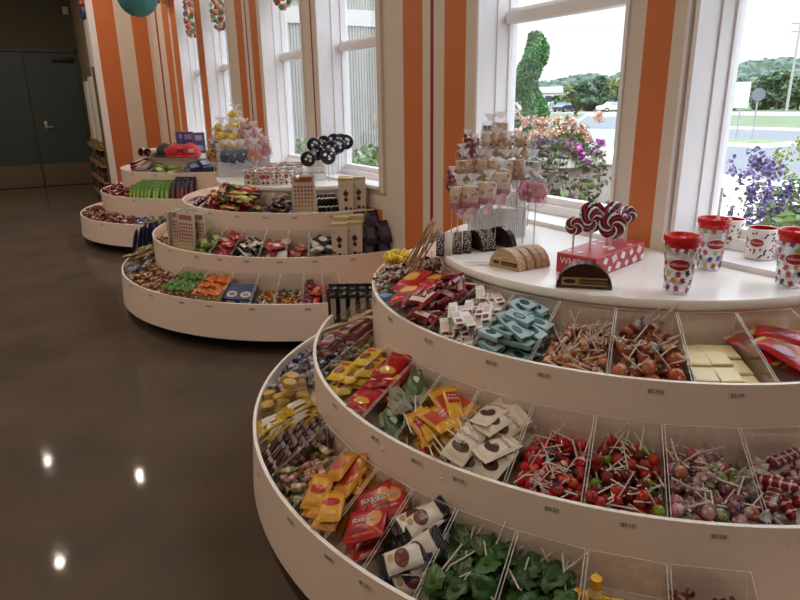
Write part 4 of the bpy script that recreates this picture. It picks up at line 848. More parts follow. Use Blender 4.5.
for i,(px,py) in enumerate(((253,185),(264,185.5),(273,185.5),(282,185),(290,184.5),(262,181),(272,180.5),(282,180),(293,179.5),(275,176.5),(287,175.5),(299,175.5))):
    d=at_view(px,py,1)-Vector((0,0,EYE)); t=(ZT-EYE)/d.z; out.append(inst(mk,facing(d.x*t,d.y*t+ .03,ZT,U(-.5,.5)),'','patterned mugs on the middle stand'))
ordinals(out,'the patterned red-lined mugs grouped on the middle stand')
def cow_kit(seed,r=.048):
    rs=random.Random(seed); mb=MB().lathe([(0,-.009),(r*.9,-.009),(r,-.004),(r,.004),(r*.9,.009),(0,.009)],26,0,Matrix.Rotation(pi/2,4,'X')); sp=MB()
    for i in range(4):
        cx,cz=rs.uniform(-.5,.5)*r,rs.uniform(-.5,.5)*r; s=rs.uniform(.14,.24)*r; sp.add([(cx+s*(1+.4*(j%2))*cos(2*pi*j/9),-.0096,cz+s*sin(2*pi*j/9)) for j in range(9)],[tuple(range(9))])
    return Kit('spotted_lollipop','lollipop',[('candy_disc',mb.mesh('candy_disc',[W('1e1c26',.15)]),None,None),('white_spots',sp.mesh('white_spots',[W('cfcac8',.2)],False),0,None),('cellophane_wrap',MB().lathe([(r*1.12,-.004),(r*1.16,0),(r*1.1,.005)],22,0,Matrix.Rotation(pi/2,4,'X'),wob=.02).mesh('cellophane_wrap',[CELL]),None,None),('stick',MB().cyl((0,0,-r*.9),(0,0,-r-.12),.003,0,6).mesh('stick',[STICK]),None,None)])
cks=[cow_kit(i) for i in range(3)]; out=[]
for i,(px,py,d) in enumerate(((308,159,4.0),(317,153,4.06),(328,157,3.98),(314,145,4.16),(324,143,4.2),(332,149,4.08),(338,146,4.1),(341,141,4.18),(334,141,4.2),(346,142,4.12))):
    p=at_view(px,py,d); out.append(inst(cks[i%3],facing(p.x,p.y,p.z,U(-.4,.3)),'','black and white spotted lollipops'))
ordinals(out,'the black and white spotted lollipops by the window')
pop_stand(1.60,3.80,.25,.2,.13,[.05,.09],'small clear acrylic stand holding the black spotted lollipops')
# ------------------------------------------------------------------ farthest stand
def FB(t,a0,a1,what): 
    b=Bin(YF,t,a0,a1); return b
b=FB('u',-2,-28,''); ks=[box_kit('candy_box','candy box',(.09,.16,.03),c,[(-.03,-.06,.03,.06,d,False)]) for c,d in (('2a2430','b8a8a0'),('c8beb4','4a3a50'),('8a2a2c','c8a090'))]
fill(b,ks,8,(.095,.165,.03),'flat dark, pale or red candy box at the left of the farthest upper tray','flat boxes, farthest stand',rz=.3,tilt=.08)
b=FB('u',-28,-52,''); fill(b,[simple_bar(.14,.06,.025,c,d,i) for i,(c,d) in enumerate((('7a8a34','b8c068'),('a8a84c','5a7a2c'),('5c8a34','c8c880')))],9,(.065,.15,.022),'green yellow packet on the farthest upper tray, below the caps','green yellow packets',tilt=.15)
b=FB('u',-52,-78,''); fill(b,[box_kit('candy_box','candy box',(.1,.15,.03),c,[(-.035,-.05,.035,.05,d,False)]) for c,d in (('3a4460','98a4b8'),('283050','6a7a98'))],7,(.1,.155,.03),'flat blue candy box at the right of the farthest upper tray','flat blue boxes',rz=.2,tilt=.08)
b=FB('m',14,-30,''); fill(b,[chew_kit(c,d,.06,.03,name='boiled_sweet') for c,d in (('8a2a34','c89a90'),('6a3a34','b08070'),('a85a48','d8b8a0'))],80,(.065,.033,.026),'reddish brown wrapped sweet on the farthest middle tray','reddish sweets, farthest middle tray')
b=FB('m',-30,-54,''); k=pouch_kit('candy_packet','candy packet',.04,.14,.02,'5c9a24',panels=[(-.012,-.04,.012,.03,'a8c860',False)],seed=51,nx=5,ny=5); rows(b,k,10,4,.14,'bright green packet standing in rows on the farthest stand','bright green packets',lean=1.25,lift=.02,u0=.06,u1=.94)
b=FB('m',-54,-66,''); k=pouch_kit('candy_packet','candy packet',.045,.17,.02,'2c1c3c',panels=[(-.014,-.05,.014,.03,'8a2a34',False)],seed=52,nx=5,ny=5); rows(b,k,5,4,.17,'dark purple packet standing right of the bright green packets','purple packets, farthest stand',lean=1.25,lift=.02)
b=FB('l',16,-38,''); fill(b,[chew_kit(c,d,.055,.028,name='boiled_sweet') for c,d in (('7a3430','b89080'),('5a2a2a','c8a898'),('a06a50','d8c0a8'),('8a4440','6a3a34'))],110,(.06,.03,.024),'brown and red wrapped sweet on the farthest lowest tray','brown sweets, farthest lowest tray')
b=FB('l',-38,-44,''); fill(b,[chew_kit('6a7a9a','c8ccd8',.05,.028,name='boiled_sweet')],10,(.055,.03,.024),'blue silver sweet between brown and olive sweets, farthest lowest tray','blue sweets, farthest stand')
b=FB('l',-44,-64,''); fill(b,[chew_kit(c,d,.055,.028,name='boiled_sweet') for c,d in (('8a9050','c8c890'),('a8a068','6a7a3c'))],44,(.06,.03,.024),'pale olive wrapped sweet on the farthest lowest tray','olive sweets')
# caps, cups and boxes on its top
def cap(px,py,col,label,turn):
    d=at_view(px,py,1)-Vector((0,0,EYE)); t=(ZT-EYE)/d.z; o=root('baseball_cap',facing(d.x*t,d.y*t+.09,ZT,turn),label,'cap')
    part('crown',MB().lathe([(.095,0),(.097,.03),(.088,.07),(.062,.105),(.03,.122),(0,.126)],24),[W(col,.7)],o)
    n=14; mb=MB(); vs=[];
    for k in range(n+1):
        a=pi+pi*k/n; vs+=[(.093*cos(a),.093*sin(a),.012),(.10*cos(a),.09*sin(a)-.085*sin(pi*k/n),.006)]
    fs=[(2*k,2*k+2,2*k+3,2*k+1) for k in range(n)]; N=len(vs); mb.add(vs+[(x,y,z+.005) for x,y,z in vs],fs+[tuple(N+i for i in f)[::-1] for f in fs]+[(2*k+1,2*k+3,N+2*k+3,N+2*k+1) for k in range(n)])
    part('visor',mb,[W(col,.7)],o); part('top_button',MB().sph((0,0,.126),.009,0,None,8),[W(col,.7)],o)
    part('cap_badge',MB().box((0,-.091,.06),(.05,.004,.035),0,Matrix.Rotation(0,4,'X')),[W('d8ccc4',.6) if col!='c01820' else W('8a1018',.6)],o,False)
cap(168,157,'1c1a20','black baseball cap left of two red caps on the farthest stand',.2); cap(178,157.5,'c01820','red baseball cap beside the black cap on the farthest stand',.5); cap(193,157,'c41a22','red baseball cap at the right of the caps on the farthest stand',.1)
out=[]
mkf=Kit('candy_mug','mug',[('mug_body',MB().lathe([(0,0),(.04,.002),(.042,.09),(.039,.09),(.038,.01),(0,.01)],20).mesh('mug_body',[W('d8bcb4',.3)]),None,None),('mug_interior',MB().lathe([(.0385,.088),(.0375,.012)],20).mesh('mug_interior',[W('8a2a28',.3)]),None,None)])
for px,py in ((146,157),(151,157.5),(157,157),(162,155)):
    d=at_view(px,py,1)-Vector((0,0,EYE)); t=(ZT-EYE)/d.z; out.append(inst(mkf,facing(d.x*t,d.y*t+.05,ZT,U(-1,1))@Matrix.Translation((0,0,.043))@Matrix.Rotation(1.5,4,'X')@Matrix.Translation((0,0,-.045)),'','pink mugs on the farthest stand'))
ordinals(out,'the pinkish mugs lying left of the black cap')
k=box_kit('candy_box','candy box',(.12,.09,.10),'54406e',[(-.04,-.03,.04,.03,'8a78a0',False)],sidecol='9a88ac'); out=[]
for x,y,tn in ((1.60,7.32,.2),(1.62,7.13,0),(1.66,6.86,.1)): out.append(inst(k,facing(x,y,ZT+.051,tn),'','purple boxes behind the caps')); 
for x,y,tn in ((1.60,7.32,.2),(1.62,7.13,0),(1.66,6.86,.1)): out.append(inst(k,facing(x,y,ZT+.153,tn),'','purple boxes behind the caps'))
for i,o in enumerate(sorted(out,key=lambda o:(px_of(o.location)))): pass
for (o,l) in zip(out,('lower left','lower middle','lower right','upper left','upper middle','upper right')): o['label']='%s of the purple boxes stacked behind the caps'%l
# ------------------------------------------------------------------ wooden shelf display along the turned wall
o=root('shelf_display',Matrix.Translation((1.0,0,0)),'tall tan wooden shelf display with white side boards beside the end doors','shelf unit')
WD=mat('pale_shelf_wood','9a7a52',.5,var=.15,vscale=14)
part('back_board',MB().box((.1,10.05,.62),(.03,1.3,1.24)),[WD],o,False)
for i,z in enumerate((.08,.30,.52,.74)):
    mb=MB().box((.035,10.05,z),(.13,1.3,.02)); mb.box((-.03,10.05,z+.03),(.01,1.3,.06)); part('shelf',mb,[WD],o,False)
for y,z0,z1 in ((9.62,.84,1.66),(10.22,.84,1.62)): part('white_board',MB().box((.04,y,(z0+z1)/2),(.08,.30,z1-z0)),[W('dcd4cc',.45)],o,False)
part('tall_white_board',MB().box((.09,9.75,2.0),(.04,.3,.72)),[W('d8d4d0',.45)],o,False)
for y in (9.42,9.93,10.5): part('upright',MB().box((.06,y,.9),(.05,.05,1.75)),[mat('dark_shelf_wood','5a4630',.5)],o,False)
cs=['8a5a2c','b08a3c','7a2a24','4a3a2c','a86a34','6a7a3c']; lab={.09:'bottom',.31:'second lowest',.53:'second highest',.75:'top'}
ks=[box_kit('candy_box','candy box',(.09,.14,.1),c) for c in cs]
for z in (.09,.31,.53,.75):
    for i in range(5): inst(ks[(i*3+int(z*10))%6],Matrix.Translation((1.045,9.55+.245*i,z+.0615)),'small candy box on the %s shelf of the wooden display'%lab[z],'boxes on the %s wooden shelf'%lab[z])
o=root('shelf_ornament',Matrix.Translation((1.08,9.75,2.365)),'small blue and red ornament on top of the tall white board','ornament')
part('ornament_body',MB().bbox((0,0,.08),(.09,.14,.15),.03),[W('2a3a70',.4)],o); part('ornament_top',MB().sph((0,.0,.19),.055),[W('a83a30',.4)],o)
o['label']='small blue and red ornament on top of the tall white board'
# ------------------------------------------------------------------ hanging things
p=at_view(137,-4,1)-Vector((0,0,EYE)); p=p*(7/p.y)+Vector((0,0,EYE)); rr=.185
o=root('paper_lantern',Matrix.Translation(p),'round teal paper lantern hanging near the ceiling at the top left','lantern')
mb=MB()
n=40; prof=[(max(.02,rr*sin(pi*i/n))*(1+.012*(i%2)),-rr*cos(pi*i/n)) for i in range(n+1)]; mb.lathe(prof,36); part('lantern_shade',mb,[W('3c8a8c',.6)],o); part('hanging_cord',MB().cyl((0,0,rr),(0,0,CE-p.z),.003,0,6),[WHITE],o)
def wreath(x,y,z,label,seed,R0=.15):
    rs=random.Random(seed); o=root('candy_wreath',Matrix.Translation((x,y,z)),label,'wreath','candy wreaths in the windows'); del o['group']
    cols=['c8502c','d8b048','3c8a7a','b83a4a','e0d8c0','6a9a3c','d87a9a']; mb=MB()
    for i in range(120):
        a=2*pi*i/120; t=rs.uniform(0,6.28); r=R0+.035*cos(t); mb.sph((.035*sin(t),r*cos(a),r*1.25*sin(a)),rs.uniform(.016,.026),rs.randrange(7),None,6)
    part('candy_ring',mb,[W(c,.35) for c in cols],o); part('hanging_ribbon',MB().cyl((0,0,R0*1.25),(0,0,ZH-z),.004,0,6),[W('c8283c',.4)],o)
wreath(1.88,4.80,2.20,'colourful candy wreath hanging in the left window of the middle pair',1); wreath(1.88,7.50,2.22,'colourful candy wreath in the left window of the farthest pair',2); wreath(1.88,6.45,2.2,'colourful candy wreath in the right window of the farthest pair',3); wreath(1.70,8.05,2.62,'colourful candy wreath on the wall left of the farthest windows',4)
# ------------------------------------------------------------------ outdoors
LEAF=[mat('leaf_a','365a2e',.5),mat('leaf_b','4c783a',.5),mat('leaf_c','2c4f2a',.5)]
def leafy(pts,size,nmat=3,seed=0,long=1.5):
    """many small folded leaves at the given points"""
    rs=random.Random(seed); mb=MB()
    for p in pts:
        s=size*rs.uniform(.6,1.3); q=Euler((rs.uniform(0,6.3),rs.uniform(0,6.3),rs.uniform(0,6.3))).to_matrix().to_4x4(); M=Matrix.Translation(p)@q
        mb.add([(0,-s*long/2,0),(s/2,0,s*.15),(0,s*long/2,0),(-s/2,0,s*.15)],[(0,1,2),(0,2,3)],rs.randrange(nmat),M)
    return mb
def blob_pts(c,r,n,seed,shell=.6):
    rs=random.Random(seed); out=[]
    for i in range(n):
        v=Vector((rs.gauss(0,1),rs.gauss(0,1),rs.gauss(0,1))).normalized()*rs.uniform(shell,1); out.append((c[0]+v.x*r[0],c[1]+v.y*r[1],c[2]+v.z*r[2]))
    return out
def az(a,d,z=0): return (d*sin(R(a)),d*cos(R(a)),z)
G0=-.12; G1=-.57
# ground: bed, pale walk, street, verges, road
mb=MB(); mb.box((211.4,60,G1-.1),(400,700,.2),0); mb.box((6.7,60,G0-.3),(9.4,140,.6),0)
struct('ground',mb,[mat('mown_grass','526040',.8,var=.2,vscale=.3)])
def band(x0,x1,h,m,y0=-120,y1=200,name='pavement',g=G1): return struct(name,MB().box(((x0+x1)/2,(y0+y1)/2,g+h/2),(x1-x0,y1-y0,h)),[m])
ASP=mat('pale_asphalt','5c5f66',.8,var=.06,vscale=.6); CON=mat('pale_concrete','d9d4ca',.7,var=.05,vscale=1.5)
band(2.0,6.6,.02,mat('planting_soil','6a5a48',.9,var=.2,vscale=6),-6,8.5,'planting_bed',G0); band(6.6,11.4,.03,CON,-9,129,'concrete_walk',G0); band(11.4,38,.012,ASP,name='street'); band(66,84,.012,mat('pale_road','7c7b77',.8),name='road')
mb=MB(); mb.box((25.6,16.6,G1+.08),(2.6,5.2,.16),0); mb.box((25.6,16.6,G1+.1),(2.2,4.8,.16),1); struct('kerb_island',mb,[CON,mat('verge_grass','62704a',.8)])
band(37.8,38.2,.14,CON,name='kerb')
# ribbed wall of the next wing
mb=MB(); x0,x1=2.0,6.6; yw=8.62; n=104; zb0,zb1=2.32,2.53
def ribs(z0,z1):
    prof=[]
    for i in range(n):
        a=x0+(x1-x0)*i/n; w=(x1-x0)/n; prof+= [(a,yw),(a+w*.45,yw),(a+w*.55,yw-.022),(a+w*.9,yw-.022),(a+w,yw)]
    k=len(prof); mb.add([(x,y,z0) for x,y in prof]+[(x,y,z1) for x,y in prof],[(i,i+1,k+i+1,k+i) for i in range(k-1)],0)
ribs(G0,zb0); ribs(zb1,5.2); mb.box(((x0+x1)/2,yw-.01,(zb0+zb1)/2),(x1-x0,.05,zb1-zb0),1); mb.box(((x0+x1)/2,yw+.25,2.5),(x1-x0,.48,5.4),0)
struct('wall_wing',mb,[mat('ribbed_concrete','a9a9a4',.85,var=.06,vscale=5),mat('smooth_concrete','bcbdbb',.8)])
# spiral topiary in the stone planter
P0=az(41.6,6.5)
pl=root('stone_planter',Matrix.Translation((P0[0],P0[1],G0)),'round pale stone planter wall overflowing with flowers outside the window','planter')
mb=MB().lathe([(.86,0),(.86,.86),(.80,.86),(.78,.80),(0,.78)],40); part('planter_wall',mb,[mat('stacked_stone','9a9088',.85,bump=.6,bscale=9,var=.18,vscale=10)],pl); part('coping',MB().lathe([(.78,.86),(.91,.86),(.91,.94),(.78,.94),(.78,.86)],40),[mat('coping_stone','d8d4cf',.7)],pl); part('soil',MB().lathe([(.78,.84),(0,.86)],30),[mat('planting_soil','6a5a48',.9)],pl)
TP=az(41.9,6.35); t=root('spiral_topiary',Matrix.Translation((TP[0],TP[1],G0+.80)),'tall dark green spiral topiary standing in the planter outside','topiary')
pts=[];rs=random.Random(8)
for i in range(15000):
    z=rs.uniform(.0,1.19); ph=z*2*pi/.6; r=.118*(1-.08*z)*min(1,sqrt(max(.02,(1.21-z)/.16))); off=.032+.035*(1-z/1.2); a=rs.uniform(0,6.28); q=rs.uniform(.7,1)*r*(1.05+.25*sin(a-ph)); pts.append((off*cos(ph)+q*cos(a),off*sin(ph)+q*sin(a),z+rs.uniform(-.03,.03)))
part('foliage',leafy(pts,.02,3,1),[mat('box_leaf_a','3c7a3c',.5),mat('box_leaf_b','5a9a54',.5),mat('box_leaf_c','265a2c',.5)],t,False); part('stem',MB().cyl((0,0,0),(0,0,1.2),.05,0,8),[mat('bark','3a4a2c',.9)],t)
def flower_bush(name,loc,r,nl,label,cat,leafm,flowers,fm,fr,leaf=.05,nfl=30,stem=True,petal=.02):
    o=root(name,Matrix.Translation(loc),label,cat); part('foliage',leafy(blob_pts((0,0,r[2]),r,nl,len(label)),leaf,len(leafm),3),leafm,o,False)
    if stem: 
        mb=MB(); rs=random.Random(2)
        for i in range(9): mb.cyl((rs.uniform(-.04,.04),rs.uniform(-.04,.04),0),(rs.uniform(-1,1)*r[0]*.6,rs.uniform(-1,1)*r[1]*.6,r[2]*1.2),.008,0,5)
        part('stems',mb,[mat('stem_brown','5a4a34',.8)],o)
    rs=random.Random(len(label)*3)
    for c in flowers:
        mb=leafy(blob_pts(c,(fr[0],fr[0],fr[1]),nfl,rs.randrange(999),.2),petal,len(fm),rs.randrange(99),1.0); part('flower_head',mb,fm,o,False)
    return o
PE=[W('dcb29c',.7),W('e4c4b0',.7),W('cc9c86',.7)]; rs=random.Random(12)
c0=az(43.9,6.1); fl=[(rs.uniform(-.38,.36),rs.uniform(-.3,.3),rs.uniform(.2,.48)) for i in range(26)]
flower_bush('hydrangea_bush',(c0[0],c0[1],G0+.84),(.38,.34,.18),1200,'peach hydrangea bush in the planter right of the topiary','flowering shrub',[mat('hyd_leaf_a','4c6638',.6),mat('hyd_leaf_b','62804a',.6)],fl,PE,(.065,.06),.038,90,True,.028)
c0=az(40.4,6.4); flower_bush('hydrangea_bush',(c0[0],c0[1],G0+.84),(.25,.25,.25),300,'peach hydrangea bush left of the topiary by the window frame','flowering shrub',[mat('hyd_leaf_a','4c6638',.6),mat('hyd_leaf_b','62804a',.6)],[(0,0,.5),(.1,-.1,.35),(-.1,0,.3),(.05,.1,.42)],PE,(.075,.08),.07,80,True,.032)
MG=[W('b83aa0',.6),W('a02c90',.6),W('c85cb4',.6)]; LV=[W('8a78b8',.6),W('a894c8',.6),W('6a5a9a',.6)]
c0=az(46.5,5.85); flower_bush('petunia_clump',(c0[0],c0[1],G0+.80),(.22,.2,.14),260,'bright magenta flower clump spilling over the planter rim','flowers',[LEAF[1],LEAF[0]],[(rs.uniform(-.18,.18),rs.uniform(-.15,.1),rs.uniform(.1,.26)) for i in range(10)],MG,(.055,.045),.03,50,False,.034)
c0=az(44.0,5.72); flower_bush('lavender_flowers',(c0[0],c0[1],G0+.80),(.3,.16,.14),260,'pale mauve flowers in the planter left of the magenta clump','flowers',[LEAF[1],LEAF[0]],[(rs.uniform(-.28,.28),rs.uniform(-.1,.1),rs.uniform(.1,.28)) for i in range(14)],LV+MG[:1],(.05,.05),.04,26,False,.03)
# brown leafy shrub before the planter, pale green plant beside it
def frond(name,loc,n,h,spread,label,cat,mats,leaf,seed):
    rs=random.Random(seed); o=root(name,Matrix.Translation(loc),label,cat); st=MB(); pts=[]
    for i in range(n):
        a=rs.uniform(0,6.28); s=rs.uniform(.3,1)*spread; hh=h*rs.uniform(.55,1); prev=Vector((0,0,0))
        for k in range(1,7):
            q=k/6; c=Vector((cos(a)*s*q**1.4,sin(a)*s*q**1.4,hh*(q-.25*q*q*(s/spread)))); st.cyl(prev,c,.006*(1.2-q),0,4); prev=c
            for _ in range(7): pts.append((c.x+rs.uniform(-.07,.07)*(1.2-.4*q),c.y+rs.uniform(-.07,.07),c.z+rs.uniform(-.05,.05)))
    part('foliage',leafy(pts,leaf,len(mats),seed,2.2),mats,o,False); part('stems',st,[mat('stem_brown','5a4a34',.8)],o); return o
BR=[mat('ninebark_a','5a5140',.6),mat('ninebark_b','6e664c',.6),mat('ninebark_c','443c30',.6)]
c0=az(44.0,4.5); frond('bronze_shrub',(c0[0],c0[1],G0),40,1.42,.46,'brown bronze-leaved shrub outside the window before the planter','shrub',BR,.028,4)
PG=[mat('pale_leaf_a','6f8a52',.6),mat('pale_leaf_b','88a26a',.6),mat('pale_leaf_c','6a8a4c',.6)]
c0=az(47.9,3.8); frond('pale_green_shrub',(c0[0],c0[1],G0),34,1.05,.3,'pale green shrub at the lower right corner of the near window','shrub',PG,.03,5)
c0=az(38.8,4.4); frond('pale_green_shrub',(c0[0],c0[1],G0),24,.8,.3,'pale green shrub hidden low behind the pink pops','shrub',PG,.03,6)
# right window: purple spikes, wispy plants, low green edge
VI=[W('7468a4',.6),W('8c80b6',.6),W('5c4f8c',.6)]
for (a,d,zt,lab,sd) in ((62.3,4.2,1.0,'purple flowering shrub outside the right window, nearest the window',1),(63.8,3.8,1.0,'purple flowering shrub at the right picture edge outside the window',2),(63.0,5.0,1.0,'purple and yellow-green shrub behind the purple flowers outside',3)):
    c0=az(a,d); rs=random.Random(sd); r=.27
    sp=[(rs.uniform(-r,r),rs.uniform(-r,r),rs.uniform(.45,1.0)*(zt-G0)) for i in range(40)]
    flower_bush('purple_shrub',(c0[0],c0[1],G0),(r,r,.46),560,lab,'flowering shrub',PG if sd==3 else [PG[1],PG[0],PG[2]],sp,VI if sd<3 else [PG[1],W('b8b070',.6)],(.032,.085),.045,34,True,.024)
c0=az(57.6,4.0); frond('wispy_grass',(c0[0],c0[1],G0),16,.98,.26,'wispy brownish plant at the left of the right window','shrub',[mat('wispy_a','7a8a60',.7),mat('wispy_b','9a8a78',.7)],.022,7)
for i,(a,d) in enumerate(((58.6,3.35),(60.4,3.3),(62.0,3.25),(63.6,3.2))):
    c0=az(a,d); frond('low_green_plant',(c0[0],c0[1],G0),26,.84,.2,'','low plant',[LEAF[1],PG[0],PG[2]],.026,20+i)['label']=('leftmost','second','third','rightmost')[i]+' low green plant along the sill outside the right window'
# plants below the middle windows, by the ribbed wall
for i,(x,y,h,lab) in enumerate(((3.55,6.6,.85,'bushy green shrub before the ribbed wall, middle right window'),(3.0,7.2,.9,'bushy green shrub before the ribbed wall, seen in the middle left window'),(4.2,6.9,.75,'reddish green shrub at the right before the ribbed wall'))):
    o=root('wall_shrub',Matrix.Translation((x,y,G0)),lab,'shrub'); part('foliage',leafy(blob_pts((0,0,h*.62),(.42,.36,h*.5),2600,40+i,.3),.05,3,50+i),PG if i<2 else [PG[2],mat('red_leaf','8a6a58',.6),PG[0]],o,False); part('stems',MB().cyl((0,0,0),(0,0,h*.6),.03,0,6),[mat('stem_brown','5a4a34',.8)],o)
# cars, signs, pole, building, trees, wooded hill
def car(loc,rz,col,label,kind='sedan'):
    o=root('car',Matrix.Translation(loc)@Matrix.Rotation(rz,4,'Z'),label,'car'); P=[(-2.2,.35),(-2.22,.75),(-1.9,.92),(-1.25,.98),(-.75,1.4),(.55,1.43),(1.15,1.0),(2.0,.86),(2.2,.66),(2.2,.35)]
    X=Matrix.Rotation(pi/2,4,'X'); mb=MB().prism(P,1.7,0,X@Matrix.Translation((0,0,-.85))); part('car_body',mb,[W(col,.2)],o)
    gl=MB().prism([(-1.12,.98),(-.7,1.33),(.5,1.36),(1.0,1.0)],1.72,0,X@Matrix.Translation((0,0,-.86))); part('car_windows',gl,[W('aab4bc',.1)],o)
    for s,x in ((-1,-1.35),(1,-1.35),(-1,1.35),(1,1.35)):
        w=part('wheel',MB().cyl((x,s*.72,.33),(x,s*.88,.33),.33,0,20),[BLACK],o); part('hubcap',MB().cyl((x,s*.87,.33),(x,s*.89,.33),.2,0,14),[W('a8a8a8',.3)],w)
    for s in (-1,1): part('headlight',MB().bbox((2.17,s*.6,.68),(.1,.3,.14),.03),[W('dfe2e4',.2)],o)
car(az(48.4,22.5,G1),R(120),'cfd3d8','white parked car right of the hydrangea outside the near window')
car(az(44.7,106,G1+.01),R(20),'3a4450','dark car on the far road seen through the near window'); car(az(43.3,110,G1+.01),R(20),'b8bec4','silver car behind the dark car on the far road'); car(az(48.6,101,G1+.01),R(160),'d8d0cc','pale car at the right edge of the near window, far road')
def pole_sign(a,d,label,octo):
    c=az(a,d,G1); o=root('road_sign',Matrix.Translation(c)@Matrix.Rotation(-R(a),4,'Z'),label,'sign'); h=1.95
    part('sign_post',MB().cyl((0,.03,0),(0,.03,h+.2),.03,0,8),[W('9a9c9e',.4,0)],o)
    pts=[(.27*cos(pi/8+k*pi/4),.27*sin(pi/8+k*pi/4)) for k in range(8)] if octo else [(-.27,-.5),(.27,-.5),(.27,.5),(-.27,.5)]
    part('sign_plate',MB().prism(pts,.02,0,Matrix.Translation((0,0,h))@Matrix.Rotation(pi/2,4,'X')),[W('6a7078',.6) if octo else W('dfe3e8',.4)],o,False)
pole_sign(58.0,30.5,'white rectangular sign on a thin post beyond the right window',False); pole_sign(59.1,31,'grey back of an eight-sided road sign outside the right window',True)
c=az(61.1,102,G1); o=root('utility_pole',Matrix.Translation(c),'tall grey utility pole by the far road, right window','utility pole'); part('pole',MB().cyl((0,0,0),(0,0,11.2),.19,0,10,.12),[W('a5a39c',.8)],o)
for z in (10.8,9.8): part('crossarm',MB().box((0,0,z),(.12,2.0,.12),0,Matrix.Rotation(R(29),4,'Z')),[W('8a867c',.8)],o,False)
part('lamp_arm',MB().cyl((0,0,6.4),(-.9,1.5,6.8),.05,0,6),[W('8a867c',.8)],o)
c=az(42.0,70,G1); o=root('utility_pole',Matrix.Translation(c),'thin utility pole behind the topiary, near window','utility pole'); part('pole',MB().cyl((0,0,0),(0,0,8.2),.10,0,8),[W('8f8c84',.8)],o)
for k,(h0,h1) in enumerate(((7.9,8.6),(7.3,8.0),(4.6,4.9))):
    a=Vector(az(36,60,h0)); e=Vector(az(66,78,h1)); mb=MB(); prev=None
    for i in range(25):
        q=i/24; p=a.lerp(e,q); p.z-=1.2*4*q*(1-q)*.5
        if prev is not None: mb.cyl(prev,p,.012,0,4)
        prev=p
    tag(obj('hanging_power_line',mb.mesh('power_line',[W('8a8f94',.6)])),('highest','middle','lowest')[k]+' of the power lines crossing the sky beyond the road','power line')
c=az(43.6,126,G1); o=root('low_building',Matrix.Translation(c)@Matrix.Rotation(-R(44),4,'Z'),'long low white flat-roofed building beyond the road','building')
part('walls',MB().box((-2,0,1.5),(18,9,3.0)),[mat('white_render','dcd8d0',.7)],o,False); part('raised_block',MB().box((-.3,.5,2.0),(4.6,8,4.1)),[mat('white_render','dcd8d0',.7)],o,False); part('roof_edge',MB().box((-2,0,3.05),(18.4,9.4,.15)),[W('c4c0ba',.7)],o,False)
part('brick_wing',MB().box((4.6,-5.2,.8),(4,1.5,1.6)),[mat('brick','9a6a58',.8)],o,False)
for x in (-6,-3.4,-.4,3.2,5.0): part('window',MB().box((x,-4.55 if abs(x)<8 else 0,2.0),(1.1,.2,1.0)),[W('3c4650',.2)],o,False)
def tree(a,d,h,w,label,mats,seed,z0=G1):
    c=az(a,d,z0); o=root('tree',Matrix.Translation(c),label,'tree'); rs=random.Random(seed); mb=MB()
    part('trunk',MB().cyl((0,0,0),(0,0,h*.5),w*.03,0,7),[mat('bark_grey','5a4a3a',.9)],o)
    pts=[]
    for i in range(9): pts+=blob_pts((rs.uniform(-.32,.32)*w,rs.uniform(-.32,.32)*w,h*rs.uniform(.12,.82)),(w*.25,w*.25,h*.18),140,seed*7+i,.5)
    part('crown',leafy(pts,w*.10,len(mats),seed),mats,o,False)
TG=[mat('tree_a','3e5636',.7),mat('tree_b','4c6640',.7),mat('tree_c','31472d',.7)]; TL=[mat('tree_l1','717f50',.7),mat('tree_l2','80905f',.7),mat('tree_l3','667648',.7)]; TD=[mat('tree_d1','33503a',.7),mat('tree_d2','3f5c42',.7)]
tree(46.9,110,5.6,4.6,'dark green tree in the middle beyond the road, near window',TD,1); tree(48.7,116,6.2,5.2,'pale yellow-green tree at the right of the near window',TL,2); tree(45.7,113,4.8,4.2,'pale green tree right of the white building',TL,3); tree(44.3,116,2.8,4.6,'low green bush before the white building',TG,4); tree(42.4,118,2.6,4.2,'low green bush at the left before the white building',TG,5); tree(47.7,108,2.4,6,'low dark bush under the pale tree',TD,6)
for i,a in enumerate((57.6,59.2,60.4,61.8,63.2,64.8)): tree(a,108+5*(i%3),4.4+.8*(i%3),5.4,('leftmost','second','third','fourth','fifth','rightmost')[i]+' of the trees at the hill foot, right window',TG if i%2 else [TG[1],TL[2],TG[0]],20+i)
# wooded hill: a canopy of crowns over rising ground
rs=random.Random(77); mb=MB(); base=MB()
def ridge(a): 
    if a<52: return 3.2+2.6*max(0,min(1,(a-41)/5))
    return 7.0+1.4*sin((a-56)*.30)
ico=bmesh.new(); bmesh.ops.create_icosphere(ico,subdivisions=2,radius=1); ico.verts.index_update(); IV=[v.co.copy() for v in ico.verts]; IF=[[v.index for v in f.verts] for f in ico.faces]; ico.free()
for i in range(1500):
    a=rs.uniform(36,72); q=rs.random(); d=(132 if a>52 else 160)+q*55; top=ridge(a)*(1 if a>52 else 1.15); z=G1+.6+top*q**.8
    r=rs.uniform(1.3,2.4); c=Vector(az(a,d,z)); sd=rs.uniform(0,50)
    mb.add([c+v*r*(1+.45*noise.noise(v*1.9+Vector((sd,0,0)))+.25*noise.noise(v*5+Vector((0,sd,0)))) for v in IV],IF,rs.randrange(4))
mb2=mb.mesh('wooded_hill',[mat('canopy_%d'%i,c,.85,bump=1,bscale=2.2,var=.35,vscale=1.4) for i,c in enumerate(('36483d','41554a','2d3d35','4c5e4c'))],True)  # bluish greens: the haze of distance is mixed into the crown colours
o=obj('wooded_hill',mb2); tag(o,'wooded hillside rising behind the road and buildings','wooded hill',kind='stuff')
mb=MB(); vs=[]
for i in range(37):
    a=36+i; d0=122 if a>52 else 156
    vs+=[az(a,d0,G1),az(a,d0+60,G0+ridge(a)*(1.0 if a>52 else 1.15)),az(a,d0+70,G1)]
